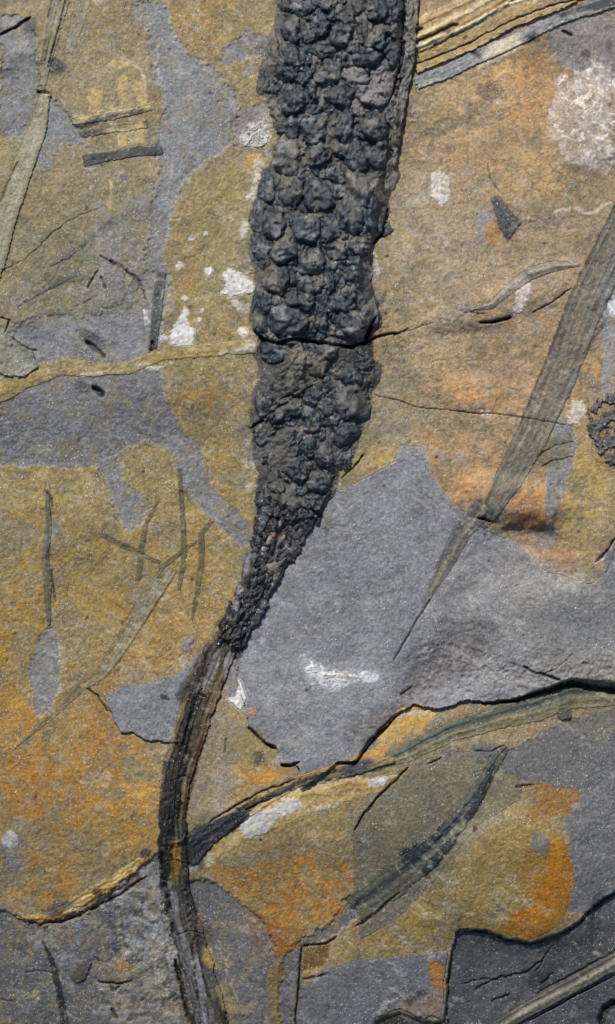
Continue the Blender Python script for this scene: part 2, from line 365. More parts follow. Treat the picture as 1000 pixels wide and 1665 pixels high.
# ------------------------------------------------------------------ white mineral crusts (parts of the rock face)
WH = (212, 208, 204)
def crust(poly, rgb=WH, warp=6, ws=12, pt=0., thr=-.2, op=.95, dh=1.8, aspiece=True, ps=8):
    S, m = pmask(poly, warp, ws, 1, dis=3)
    m = patchy(S, m, max(pt, .35), ps, thr if pt else -.45)
    mix(S, m*op, rgb, .12, 9)
    rough = dh*.3+dh*.6*fbm(X[S], Y[S], 6, 3, seed(), .8)
    if aspiece and (m > .5).sum() > 30: piece(S, m, 'mineral_crust', 'rock_face', np.maximum(rough*m, .1), 'crust', edge_drop=2)
    else: H[S] += m*rough
crust('358 446 372 438 388 436 406 448 408 480 378 488 352 484 366 466', warp=9)
crust('276 550 292 530 298 500 308 500 308 530 322 548 312 564 274 566', warp=8)
crust('236 505 244 500 246 540 238 530', dh=1.2); crust('257 535 272 545 262 562 255 555', dh=1.2)
crust('388 215 412 205 440 198 442 225 425 240 405 238 392 228', (190, 188, 188), pt=.6)
crust('328 440 340 436 346 446 332 452', dh=1); crust('300 380 322 380 320 388 302 388', dh=.8, aspiece=False)
for (x, y, r) in ((382, 492, 6), (388, 500, 5), (328, 505, 4), (300, 485, 5), (292, 432, 7), (325, 520, 4), (395, 540, 9), (312, 570, 4), (408, 420, 6), (410, 395, 5), (405, 320, 5), (335, 380, 4)):
    blob(x, y, r, r, 0, (206, 200, 190), .8, .8, p=3, warp=.6)
crust('836 452 856 450 860 480 848 512 832 512 834 482', (198, 186, 176), dh=2.2)
crust('930 650 945 648 950 668 942 690 926 692 922 675', (206, 196, 178), pt=.5, dh=2)
crust('850 678 862 672 868 682', (200, 186, 166), 3, dh=1.2); crust('772 668 800 666 806 673 776 674', (200, 186, 166), 3, dh=1.2); crust('893 680 905 674 905 684', (200, 186, 166), 3, dh=1.2)
crust('990 490 1002 480 1002 520 992 512', (206, 206, 206), 3, dh=1)

for po in ('392 205 412 196 440 200 440 222 424 236 404 238 386 226', '428 268 420 300 410 330 404 330 412 290 416 262', '410 395 404 412 398 440 404 452 412 430', '592 412 606 404 614 430 606 470 598 450'):
    paint(po, (204, 198, 188), .9, 7, 9, pt=.7, ps=7, thr=-.05, dh=1)
paint('388 256 440 250 438 272 400 274', (188, 150, 86), .8, 6, 10, pt=.5, ps=8)
# ochre vein crossing the left half: a low ridge of its own
S, m = band('-60 655 0 638 50 612 100 597 150 600 210 598 270 575 340 570 415 562', [22, 19, 17, 15, 12, 11, 11, 11, 12],
            [(168, 150, 112), (156, 132, 84), (148, 126, 82)], .85, 5, 26, .1, 3)
piece(S, m, 'mineral_vein', 'rock_face', .7, 'shale', edge_drop=2)
for l in ('240 598 280 590 245 600', '215 590 240 592', '395 568 418 562 360 574', '130 610 170 605'):
    vein(l, 3.2, (206, 198, 186), .85, .6)

# ------------------------------------------------------------------ raised and sunken sheets of shale (parts of the rock face)
# broad grey flake in the middle, running into the grey plateau on the right
FL = '640 752 655 722 690 727 698 770 720 800 742 824 772 842 800 865 850 890 880 925 960 950 985 930 1004 890 1100 880 1100 1140 1004 1120 930 1106 880 1122 840 1135 800 1141 760 1138 712 1154 672 1146 650 1158 610 1196 578 1238 552 1238 520 1262 490 1285 484 1246 456 1241 448 1214 430 1207 406 1182 400 1160 386 1100 382 1058 392 1010 420 970 446 940 470 880 515 815 562 792 598 776'
S, m = pmask(FL, 3.5, 16, 1)
xx, yy = X[S], Y[S]
c0 = lin((128, 129, 133)); nn = fbm(xx, yy, 70, 4, 41, .55)
colr = c0*(1+.10*nn[..., None])
warm = ss(.25, .95, (xx-640)/260+ .5*fbm(xx, yy, 80, 3, 42))[..., None]*ss(820, 950, yy)[..., None]
colr = colr*(1-warm)+lin((130, 127, 122))*(1+.12*nn[..., None])*warm
dk = ss(.0, .6, fbm(xx, yy, 45, 4, 43, .6))[..., None]*.25
colr = colr*(1-dk*.5)
lt = ss(.12, .5, fbm(xx, yy, 60, 5, 46, .7))[..., None]; colr = colr*(1-.4*lt)+lin((150, 152, 155))*.4*lt
stk = fbm((xx*.9-yy*.4)/3, (yy*.9+xx*.4), 8, 4, 47, .75)[..., None]; colr = colr*(1+.16*stk)  # directional sheen painted as streaks in the grey
a = m[..., None]; C[S] = C[S]*(1-a)+colr*a
e = np.clip(4*m*(1-m), 0, 1)*(yy < 960); mix(S, e*.5, (190, 180, 166), .1)
rough = ss(690, 760, xx)*ss(1000, 1080, yy)
H[S] += m*(2.2*rough*fbm(xx, yy, 9, 3, 44, .7) + .8*fbm(xx, yy, 40, 2, 45))
lift = -1.0+9.5*ss(1010, 1170, yy+.03*(xx-500)) + 15*ss(800, 950, xx)*ss(1000, 1100, yy)
piece(S, m, 'rock_sheet', 'rock_face', lift, 'shale', 'broad grey shale sheet with a white scar and a broken lower edge', edge_drop=24)
crack_or_shade('1100 1135 1004 1120 960 1114 930 1109 880 1125 840 1138 800 1144 770 1142', [13, 13, 10, 8, 5, 4, 2, 1], 16, (10, 10, 11), 2, 14)  # near-black strip painted for the shadow under the sheet's lower edge
crack_or_shade('650 1158 625 1182 600 1208 578 1240 552 1242', [2, 4, 4, 3, 2], 12, (12, 12, 12), 2.5, 12)  # same edge shadow, painted along the lower right side of the flake
crack_or_shade('456 1244 470 1244 486 1240', 2.5, 8, (12, 12, 12), 2); crack_or_shade('404 1182 430 1208 448 1216', 2.5, 8, (14, 13, 12), 2)  # shade below the ragged lower left edge, painted dark
crack_or_shade('852 1085 875 1095 895 1100 912 1108', 2.2, 6, warp=3); crack_or_shade('650 1130 668 1115', 2, 5); crack_or_shade('876 1100 905 1088 930 1062', 1, 3)
crack_or_shade('968 915 985 900 1000 876', 2.2, 6, (18, 16, 16)); vein('965 920 980 905 985 895', 2.5, (200, 200, 200), .8)
paint('985 905 1004 880 1004 980 975 960', (116, 116, 124), .9, 4, 14)
blob(790, 870, 60, 20, 30, (118, 118, 120), .5)
for b_ in ((740, 1070, 80, 34, -25), (690, 1105, 50, 26, -35), (640, 1160, 40, 24, -40), (600, 1190, 40, 30, -40)): blob(*b_, (104, 99, 97), .75, -3, pt=.5, ps=12, thr=-.1)  # shaded slope facing down-left, darkened in the colour
S, m = pmask('650 1120 700 1030 800 1060 900 1080 1000 1060 1000 1105 880 1118 760 1135 690 1145 600 1195', 8, 20, 3)
H[S] += m*2.4*(1-2*np.abs(fbm(X[S]*.7+Y[S]*.5, Y[S]-X[S]*.4, 10, 3, 57, .7)))
for b_ in ((770, 1075, 50, 8, 25), (840, 1110, 60, 6, 10), (700, 1130, 50, 6, 8)): blob(*b_, (158, 152, 146), .4, 1, pt=.6, ps=6); blob(950, 1020, 90, 50, 0, (112, 112, 120), .5, pt=.4)
blob(860, 940, 110, 40, 10, (150, 146, 144), .45, pt=.7, ps=10)
for q in range(36):
    x = rnd.uniform(400, 990); y = rnd.uniform(800, 1120); a_ = rnd.uniform(-25, 40); l = rnd.uniform(8, 26)
    vein([(x, y), (x+l*math.cos(math.radians(a_)), y-l*math.sin(math.radians(a_)))], .9, (168, 166, 168), .3, .2, 6, 9)
for b_ in ((545, 1092, 70, 24, 6), (500, 1080, 18, 26, 0), (600, 1104, 34, 14, 0), (530, 1110, 40, 12, 0)): blob(*b_, (160, 163, 168), .6, .3, pt=.6, ps=9)
crust('484 1066 500 1072 516 1084 548 1090 596 1094 626 1094 612 1110 580 1114 556 1118 536 1128 520 1112 494 1108 500 1092', (210, 213, 217), 14, 16, .8, -.08, .95, .8, ps=8)
for b_ in ((522, 1096, 26, 10, 20), (600, 1104, 18, 6, -10), (540, 1112, 18, 7, 0)): blob(*b_, (214, 216, 220), .8, .4, pt=.6, ps=6, thr=-.1)
vein('520 1096 545 1097 570 1098 604 1104', 3.4, (232, 228, 218), .95, 1.8, 2, 16); vein('524 1104 560 1106 596 1109', 2.4, (214, 208, 196), .8, 1, 3, 12); vein('530 1100 566 1102 598 1106', 1.0, (120, 110, 98), .8, -1, 2, 12)
vein('545 995 552 990 548 980', 3, (176, 178, 180), .6); vein('428 985 445 975 470 990', 3, (170, 172, 174), .6)
vein('400 1080 420 1060 440 1010 460 985', 3, (168, 168, 170), .5)

# left flake
S, m = pmask('168 1133 200 1114 240 1109 285 1099 305 1078 328 1056 334 1075 312 1140 298 1207 268 1206 240 1205 215 1190 196 1193 184 1168', 3, 14, 1)
mix(S, m, (124, 124, 129), .07); piece(S, m, 'rock_sheet', 'rock_face', 5.5, 'shale', 'small grey shale flake left of the stem', edge_drop=10)
blob(268, 1134, 9, 4, 25, (50, 50, 54), .9, p=3)
crack_or_shade('142 1118 160 1132 176 1158', 1.8, 6, (20, 16, 14), 1.5)  # thin edge shadow of the flake, painted as a dark line

# thin brown sheet, lower middle right, with its dark curved left edge
S, m = pmask('668 1250 722 1220 770 1222 820 1222 842 1250 850 1300 780 1340 700 1440 640 1500 585 1530 578 1470 574 1358 596 1318 634 1282', 3, 18, 1)
mix(S, m*.8, (112, 105, 86), .1, 30); mm = patchy(S, m, .9, 40, .1); mix(S, mm*.5, (104, 102, 98), .08)
piece(S, m, 'rock_sheet', 'rock_face', -.2, 'shale', 'olive brown shale sheet with pale craze lines', edge_drop=6)
crack_or_shade('664 1248 640 1272 612 1298 596 1318 576 1350', 2.0, 8, (14, 12, 10), 2)
crack_or_shade('696 1243 718 1232', 1.4, 5, warp=1.5); crack_or_shade('770 1222 800 1222 820 1212', 1.2, 5, warp=2)
for l in ('600 1395 625 1390 650 1375 700 1350', '620 1290 660 1300 700 1290', '640 1490 690 1465 700 1500', '675 1480 720 1450 770 1395', '585 1440 620 1420 640 1390', '720 1270 735 1300 760 1310', '650 1300 640 1340 655 1370'):
    vein(l, 1.2, (150, 142, 118), .6, .3, 8, 20)

# domed ochre blister, lower right
S, m = pmask('742 1508 740 1470 745 1420 760 1380 800 1345 850 1335 890 1335 925 1380 928 1450 918 1500 880 1522 860 1530 820 1525 790 1512', 4, 24, 1)
mix(S, m*.9, (142, 118, 66), .1, 26)
xx, yy = X[S], Y[S]
o = ss(-.15, .35, (xx-860)/120+(yy-1430)/260+.35*fbm(xx, yy, 26, 4, 51, .65))*m
o = patchy(S, o, .35, 10, -.1); mix(S, o*.9, (152, 104, 34), .12, 12)
piece(S, m, 'rock_sheet', 'rock_face', .3, 'shale', 'domed ochre blister of shale with orange right side', edge_drop=8)
blob(888, 1435, 42, 80, 0, (160, 112, 36), .8, pt=.35, ps=11, thr=-.2)
for b in ((815, 1452, 7, 8, 30), (845, 1488, 5, 8, 0), (870, 1500, 4, 12, -15), (852, 1508, 6, 5, 0), (765, 1488, 9, 4, 0), (822, 1495, 8, 3, 0), (800, 1405, 5, 3, 0)):
    blob(*b, (168, 150, 118), .7, .8, p=3)
for l in ('750 1430 790 1405 860 1400', '770 1470 800 1430 850 1420'): vein(l, 1, (112, 96, 56), .5, -.4, 6, 20)
paint('862 1275 930 1268 965 1300 950 1322 905 1318 870 1345 850 1320 880 1310', (150, 104, 46), .8, 8, 20, pt=.4, ps=16, thr=-.3)
paint('870 1345 900 1370 905 1385 880 1392 862 1380', (108, 108, 112), .8, 6, 14)
paint('925 1330 1004 1190 1100 1190 1100 1440 1004 1442 962 1470 935 1500 928 1440', (110, 110, 116), .93, 8, 24)
paint('745 1215 830 1212 1004 1150 1100 1150 1004 1230 960 1290 880 1270 850 1262 800 1250', (98, 98, 98), .9, 9, 24)
paint('898 1352 920 1372 930 1412 928 1455 912 1490 880 1510 850 1520 800 1512 835 1490 868 1466 884 1430 888 1385', (168, 110, 26), .95, 6, 18, 1, pt=.25, ps=12, thr=-.3)
blob(800, 1430, 50, 60, 0, (150, 128, 82), .6)
for l in ('985 1310 975 1330 990 1350', '960 1360 975 1395 955 1430', '930 1300 960 1310 985 1290', '900 1330 930 1350 940 1390'): vein(l, 1.2, (160, 158, 158), .6, .3, 7, 18)

# dark lower right sheet, lower than the ochre one
S, m = pmask('742 1512 790 1514 822 1527 862 1534 905 1522 940 1500 965 1472 1004 1446 1120 1410 1120 1760 724 1760 728 1600 734 1545', 3, 16, 1)
mix(S, m, (76, 76, 81), .12, 40); mm = patchy(S, m, 1, 26, .15); mix(S, mm*.4, (98, 99, 103), .1)
piece(S, m, 'rock_sheet', 'rock_face', -9+2*fbm(X[S], Y[S], 60, 2, 52), 'shale', 'dark grey sunken shale sheet at the lower right', edge_drop=6)
crack_or_shade('748 1512 790 1514 822 1527 862 1534 905 1522 940 1500 965 1474 1004 1448', 2.6, 5, (26, 25, 28), 3)  # shadow line under the higher ochre sheet, painted near-black
crack_or_shade('735 1545 728 1600 724 1670', 2.4, 8, (16, 15, 16), 2.5)
for l, w_ in (('770 1610 810 1590 860 1580 880 1560', 2), ('800 1630 830 1615', 2), ('870 1580 885 1555 900 1535', 1.4), ('750 1600 790 1592 830 1590', 1.2), ('880 1600 900 1580', 2)):
    crack_or_shade(l, w_, 5, (34, 34, 38), 5, 14)
blob(875, 1600, 20, 14, -40, (50, 50, 54), .7, -4); blob(970, 1500, 10, 45, 5, (62, 62, 66), .6, -4)
# bottom-centre sheet
S, m = pmask('490 1605 520 1580 575 1562 640 1556 700 1548 728 1545 722 1600 722 1660 705 1652 690 1658 650 1640 610 1655 600 1700 480 1700 486 1640', 4, 16, 1)
mix(S, m, (104, 104, 110), .09); piece(S, m, 'rock_sheet', 'rock_face', 2.0, 'shale', 'grey shale sheet at the bottom edge with pink crust', edge_drop=10)  # tone lowered with the painted light falloff
paint('700 1562 722 1560 724 1590 722 1620 705 1600', (156, 108, 44), .9, 5, 14)
paint('640 1630 700 1612 726 1600 722 1650 690 1655 655 1640', (140, 116, 104), .8, 6, 14)
paint('655 1628 680 1612 700 1612 665 1636', (60, 66, 74), .9, 3, 10)
paint('600 1700 612 1660 650 1645 690 1662 720 1662 722 1700', (46, 46, 44), .95, 3, 12, dh=-8)
for l in ('640 1570 660 1600', '620 1605 640 1610 660 1620', '640 1625 610 1650', '700 1560 735 1540'): vein(l, 4, (168, 162, 158), .7, .8, 8, 10)
crack_or_shade('490 1540 486 1600 480 1670', 2, 8, (16, 15, 16), 2); crack_or_shade('492 1538 530 1535 548 1522', 2.2, 8, (16, 14, 12), 2)
crack_or_shade('610 1200 640 1170 658 1150', 1, 2)
paint('492 1540 540 1532 530 1570 490 1580', (104, 76, 36), .9, 4, 14, dh=-2); crack_or_shade('492 1592 530 1582', 2, 4, (40, 28, 20))
crack_or_shade('1004 1628 985 1640 975 1665', 7, 14, (10, 10, 10), 3)

# ------------------------------------------------------------------ fossils lying in the slab
LEAF = 'plant fragments pressed into the slab'
def fossil(line, width, stops, name, label, cat, dh=1.5, mat='plant', drop=4, grp=LEAF, par=None, **k):
    if par: label = cat = grp = None
    S, m = band(line, width, stops, **k)
    if name: piece(S, m, name, par, dh*(.15 if dh < 1.3 else .45 if dh < 3 else .8), mat, label, cat, grp, drop)
    return S, m
OL = (118, 112, 92); OLD = (84, 84, 74); OLL = (140, 134, 112); BL = (88, 94, 98)
# the long strap leaf on the right and its thin run over the grey flake
fossil('1080 240 1010 382 953 495 914 598 869 700 818 796 796 836 780 852', [33, 32, 31, 30, 30, 28, 24, 12],
       [(96, 98, 94), (112, 111, 102), (88, 89, 82), (116, 112, 98), (94, 93, 84), (116, 111, 94), (90, 89, 80), (104, 100, 86), (58, 58, 54)],
       'blade', 'long ribbed olive strap leaf running diagonally down the right side', 'fossil leaf',
       2.2, op=.93, pt=.22, ps=16, thr=-.2, warp=1.5, ws=90, streak=.22, ns=11, par='long_leaf', ribs=((-.8, .08, .8), (-.45, .06, .7), (-.1, .08, .9), (.3, .06, .7), (.7, .08, .9)))
fossil('790 822 752 864 717 932 690 985', [19, 16, 12, 3], [(104, 102, 90), (72, 75, 78), (140, 134, 112), (92, 90, 80), (118, 118, 118)],
       'leaf_tip', 'narrow leaf end on the grey sheet', 'fossil leaf', 1.0, op=.95, warp=2, ws=30, ns=5, par='long_leaf', streak=.15)
crack_or_shade('700 975 680 1005 660 1040 640 1075', 1.3, 4, (60, 60, 64), 1.5); crack_or_shade('790 842 776 842', 2, 5, (20, 14, 10), 1); crack_or_shade('776 842 800 848', 2.2, 6, (30, 20, 14), 2)
paint('745 850 760 850 735 895 712 925 705 925', (84, 86, 88), .8, 2, 12); paint('745 935 758 925 735 960 720 975', (108, 102, 98), .8, 2, 12)
fossil('955 500 985 520 940 590 915 640', [3, 3, 2, 1], [(70, 66, 58)], None, None, None, op=.6)
paint('870 720 935 700 925 745 880 762 862 742', (108, 104, 82), .8, 7, 16, pt=.5, ps=10, thr=-.2)
for l in ('872 745 900 725 930 718', '880 758 905 748 930 742'): crack_or_shade(l, 1.2, 3, (60, 58, 46), 3)
# coal-dark lump at the right edge
S, m = pmask('962 655 985 640 1004 628 1030 640 1060 760 1000 742 975 728 958 700', 16, 20, 1, dis=8)
m = patchy(S, m, .9, 14, -.12); mix(S, m*.9, (76, 78, 82), .25, 9); piece(S, m, 'plant_scrap', None, 3+3*fbm(X[S], Y[S], 12, 3, 61, .7), 'coal', 'crumbly dark patch of plant debris at the right edge beside the strap leaf', 'plant fragment', LEAF, 4)
# curved leaf above the dark slit
fossil('765 505 800 495 830 468 860 446 895 434 940 430', [2, 7, 9, 11, 9, 4], [(122, 120, 112), (146, 142, 128), (96, 94, 86), (122, 116, 102)],
       'curved_leaf', 'thin curved leaf behind the white crust and dark slit', 'fossil leaf', 1.6, op=.8, ribs=((0, .3, 1.2),))
fossil('850 505 880 480 915 462', [2, 4, 1], [(136, 120, 92), (110, 98, 78)], None, None, None, op=.7)
blob(905, 455, 22, 12, -10, (140, 128, 104), .6, 1.5, pt=.4)
# dark triangular scrap
S, m = pmask('798 322 812 318 826 340 848 362 836 378 826 394 812 368', 2, 10, 1)
mix(S, m, (62, 66, 66), .2, 8); S2, m2 = pmask('830 352 850 366 832 384', 2, 8, 1); mix(S2, m2*.8, (92, 86, 72), .1)
piece(S, m, 'leaf_scrap', None, 1.6, 'coal', 'dark triangular leaf scrap with a hooked thin stalk on ochre rock', 'plant fragment', LEAF, 3)
crack_or_shade('793 266 797 290 812 312', 1.1, 2.5, (64, 62, 56), 2); crack_or_shade('826 392 822 370', 1, 3)
# fluted stem across the top right corner
fossil('672 62 760 18 860 -38', [26, 24, 20], [(196, 176, 132), (160, 134, 84), (202, 184, 142), (150, 124, 80), (190, 170, 126)], 'flute',
       'tan fluted stem band in the top right corner, upper strip', 'fossil stem', 4, op=.95, ns=6, par='corner_stem', streak=.18, ribs=((-.6, .12, 1.5), (.1, .12, 2), (.6, .1, 2)), drop=5)
fossil('672 98 760 62 830 24 900 0 960 -30', [22, 22, 21, 20, 18], [(214, 202, 166), (172, 148, 98), (152, 130, 88), (160, 138, 94), (180, 158, 110)], 'flute',
       'tan fluted stem band in the top right corner, lower strip with dark spots', 'fossil stem', 6, op=.97, ns=6, par='corner_stem', streak=.15, ribs=((-.8, .12, 2.5),), drop=7)
for l, w_ in (('676 68 700 58 735 42 745 40', 3.6), ('676 50 686 46', 3), ('676 104 710 92 760 72 795 52', 1.4), ('795 52 840 30 900 8 960 -6', 1.6)):
    crack_or_shade(l, w_, 5, (44, 38, 34), 2.5, 10, .92)
for x, y in ((757, 62), (735, 58), (708, 74), (728, 52)): blob(x, y, 4, 4, 0, (96, 70, 46), .8, -1, p=3)
fossil('678 134 730 115 780 90 850 60 915 28 1004 0', [11, 12, 12, 10, 10, 12], [(150, 152, 152), (130, 134, 134), (152, 150, 144)], 'edge_strip',
       'blue grey banded lower edge strip of the stem in the top right corner', 'fossil stem', 3, 'plant', 4, op=.97, par='corner_stem', ns=3, streak=.12, pt=0)
paint('784 100 795 72 835 58 850 62 848 78 800 100 775 112', (208, 198, 172), .95, 3, 10); paint('800 92 835 74 830 80 800 98', (190, 160, 110), .8, 2, 8)
paint('852 60 872 50 880 66 858 70', (70, 74, 78), .95, 3, 8); paint('905 22 1004 -8 1004 10 930 22 912 30', (56, 58, 66), .95, 3, 10)
paint('765 84 785 78 780 95 768 90', (64, 56, 56), .9, 3, 8)
crack_or_shade('915 50 930 58', 3, 5, (44, 42, 42), 2); blob(952, 88, 9, 7, 0, (84, 74, 72), .8, p=3); blob(990, 75, 6, 12, 0, (80, 78, 78), .7)
# top-left leaf blades
fossil('112 -40 92 20 76 85 66 145', [18, 16, 13, 8], [(150, 138, 106), (112, 106, 86), (148, 140, 112), (96, 92, 80), (160, 144, 112)], 'strap_leaf',
       'split striped leaf running in from the top left corner', 'fossil leaf', 2, op=.9, ns=7, ribs=((-.5, .15, 1.4), (.2, .12, 1.8)))
fossil('142 -30 128 30 112 85', [13, 12, 8], [(146, 134, 106), (124, 120, 106), (140, 130, 104)], 'strap_leaf',
       'short tan leaf just right of the split leaf in the top left corner', 'fossil leaf', 1, op=.7, ns=5)
crack_or_shade('108 -10 98 40 84 85 78 110', 1.6, 4, (74, 50, 40), 2); crack_or_shade('86 -5 78 30', 2, 3, (72, 76, 78), 2)
paint('78 100 88 92 100 98 110 110 95 122 78 118', (62, 66, 68), .95, 4, 10, dh=1)
crack_or_shade('60 150 80 152', 3, 6, (36, 36, 36), 1.5); paint('62 150 80 152 70 170', (62, 64, 66), .9, 2, 8)
fossil('74 150 60 210 35 280 14 340 -8 420 -40 500', [9, 17, 18, 18, 20, 20], [(112, 108, 86), (146, 140, 114), (156, 150, 128), (140, 136, 112), (122, 116, 86)], 'strap_leaf',
       'smooth pale strap leaf at the left edge, upper left', 'fossil leaf', 3, op=.95, warp=2, ws=50, ns=4, streak=.10, ribs=((.4, .3, 1.5),), drop=5)
crack_or_shade('30 262 12 300 0 330', 1.8, 3, (84, 80, 66), 1.5)
# cross-banded stem fragment, upper left
fossil('118 198 180 188 245 176', [6, 8, 5], [(176, 152, 108), (60, 60, 60), (168, 150, 112)], 'stem_fragment', 'topmost of three short dark-banded stem pieces at the upper left', 'plant fragment', 2, op=.9)
paint('120 200 150 196 158 188 172 182 194 184 192 192 170 198 140 208 122 208', (60, 62, 64), .95, 3, 10); paint('210 180 222 170 234 172 228 184 212 188', (56, 56, 58), .95, 3, 8)
fossil('132 218 180 208 238 202', [6, 9, 8], [(150, 132, 98), (58, 60, 60), (120, 112, 92)], 'stem_fragment', 'middle of three short dark-banded stem pieces at the upper left', 'plant fragment', 1.5, op=.8, pt=.4, ps=10, thr=-.2)
fossil('138 262 180 254 230 246 262 246', [9, 8, 8, 7], [(62, 66, 68), (50, 56, 60), (66, 70, 70)], 'stem_fragment', 'lowest of three short dark-banded stem pieces at the upper left', 'plant fragment', 2, op=.95)
for po in ('115 190 150 180 200 170 245 168 246 176 200 182 160 190 120 204', '168 212 190 206 232 200 236 212 200 222 196 232 190 226', '226 200 238 205 236 230 222 232', '170 196 180 192 196 194 182 202'):
    paint(po, (190, 172, 132), .8, 4, 10, pt=.4, ps=7, thr=-.2)
for b in ((155, 165, 12, 18, 0), (200, 145, 8, 24, 0), (228, 150, 8, 22, -20), (190, 105, 18, 6, 0), (225, 218, 14, 14, 0), (200, 230, 8, 8, 0)): blob(*b, (184, 160, 112), .85, .5, p=3, warp=.7)
vein('216 95 232 120 240 160', 2.4, (200, 184, 150), .7); vein('255 75 256 110 262 128', 2.5, (190, 186, 180), .6)
vein('182 295 182 320 176 340', 4, (196, 174, 130), .8); vein('280 265 274 320', 2.6, (186, 180, 172), .6); vein('155 365 160 400 170 470', 2, (176, 172, 166), .6)
blob(202, 288, 7, 5, 0, (90, 98, 112), .8, p=3); blob(275, 215, 5, 4, 0, (78, 78, 84), .8, p=3); blob(180, 370, 22, 10, -25, (98, 98, 100), .7, -1, pt=.4, ps=10)
# narrow vertical dark leaf left of the cone
fossil('263 445 258 480 254 520 249 566', [8, 9, 8, 6], [(106, 106, 100), (70, 76, 76), (62, 66, 68), (84, 84, 80)], 'narrow_leaf', 'short upright dark leaf between white crusts left of the cone', 'fossil leaf', 2, op=.95, ribs=((-.7, .2, 1.2),))
crack_or_shade('248 555 244 574', 4, 5, (52, 54, 58), 2)
# little blades, left
for l, w_, lab in (('30 498 70 472 130 444', [2, 5, 3], 'lower of two slim parallel blades at the left edge above the grey patch'),
                   ('82 432 110 418 138 396', [2, 4, 3], 'slim dark blade slanting up at the left, above the others'),
                   ('120 498 140 488 160 478', [1, 2.5, 1], 'tiny grey blade left of the shattered dark fragment')):
    fossil(l, w_, [(104, 104, 94), (66, 70, 70)], 'narrow_leaf', lab, 'fossil leaf', 1, op=.95)
fossil('50 480 85 458 122 438', [1, 3, 2], [(100, 100, 88)], None, None, None, op=.7)
for l, w_ in (('180 422 200 440 212 452', 4), ('205 440 225 458 232 468', 3), ('165 450 172 468', 3), ('160 415 185 430', 1.5), ('232 470 236 490', 1.5), ('140 470 150 455 158 440', 1.4)):
    crack_or_shade(l, w_, 4, (70, 68, 64), 4, 10)
for l in ('185 420 196 436 210 455', '196 425 230 430', '225 420 235 402', '238 470 240 500'): vein(l, 3, (170, 158, 134), .7, .8)
# pale leaf base at left edge
S, m = pmask('-20 530 10 532 24 550 52 568 62 595 40 612 10 612 -20 600', 4, 14, 1)
mix(S, m*.9, (132, 132, 118), .12); piece(S, m, 'leaf_scrap', None, 3, 'plant', 'pale green grey leaf base at the left edge above the ochre vein', 'plant fragment', LEAF, 5)
crack_or_shade('0 516 16 520 8 540', 1.6, 5, (40, 30, 28), 2); crack_or_shade('16 548 35 560 60 572', 2, 4, (70, 68, 70), 4)
blob(50, 540, 34, 16, 20, (104, 104, 114), .7, -1)

# left: faint strap leaf and twigs
fossil('276 925 235 985 200 1045 165 1095 140 1112', [13, 16, 14, 12, 8], [(88, 84, 62), (132, 122, 92), (126, 118, 90), (122, 112, 80), (88, 82, 58)], 'blade',
       'faint olive strap leaf lying on the ochre rock at the left', 'fossil leaf', 1.2, op=.85, warp=2, ws=40, ns=5, par='faint_leaf', ribs=((-.8, .15, .8), (.7, .15, .8)))
paint('225 960 268 935 255 985 228 1020 210 1010', (128, 122, 104), .6, 5, 16)
fossil('130 1118 100 1148 60 1185 20 1220', [9, 8, 5, 2], [(128, 112, 70), (88, 80, 56), (128, 112, 70)], 'leaf_tip', 'lower continuation of the faint strap leaf, thin and dark, pointing down to the left edge', 'fossil leaf', .8, op=.8, par='faint_leaf')
fossil('105 1165 80 1195 72 1222 90 1240', [3, 4, 3, 2], [(112, 100, 68)], None, None, None, op=.6)
vein('98 1215 104 1245', 6, (150, 138, 112), .5)
TW = [(84, 78, 54), (98, 88, 62)]
for l, w_, lab in (('168 872 210 892 250 912 258 914', [4, 5, 4, 3], 'dark twig slanting right into the junction of the faint leaves'),
                   ('258 815 238 850 230 895 226 940', [2, 4, 5, 5], 'thin olive twig rising from the faint leaf toward the grey tongue'),
                   ('292 765 298 850 300 900 292 958', [4, 4, 5, 3], 'longest upright twig in the ochre area left of the cone stalk'),
                   ('345 845 328 868 328 910 322 960 312 1010', [4, 5, 5, 4, 2], 'rightmost upright twig with a hooked top beside the cone stalk'),
                   ('318 882 290 902 262 925', [2, 4, 5], 'short side twig joining the faint leaf from the right')):
    fossil(l, w_, TW, 'twig', lab, 'fossil twig', .8, op=.88, soft=2.6, ribs=((0, .5, -.6),))
fossil('300 800 312 818', [3, 2], TW, None, None, None, op=.6)
vein('248 940 265 945 285 938', 2, (160, 150, 134), .7); fossil('172 890 200 898 240 905', [2, 3, 2], [(128, 120, 92)], None, None, None, op=.5)
fossil('78 800 80 850 74 905 78 960 80 1015', [4, 5, 6, 7, 3], [(104, 100, 80), (78, 80, 72), (108, 104, 84)], 'narrow_leaf', 'thin dark upright leaf at the left edge ending in a grey patch', 'fossil leaf', 1.6, op=.9, ribs=((0, .3, 1),))
crack_or_shade('84 925 88 960 90 980', 1.8, 3, (40, 38, 32), 1); crack_or_shade('74 798 84 812 86 826', 2.2, 4, (66, 66, 70), 2); vein('84 915 80 980 84 1015', 2, (110, 106, 90), .6)
paint('86 840 98 848 96 870 84 880', (130, 126, 122), .7, 4, 10)
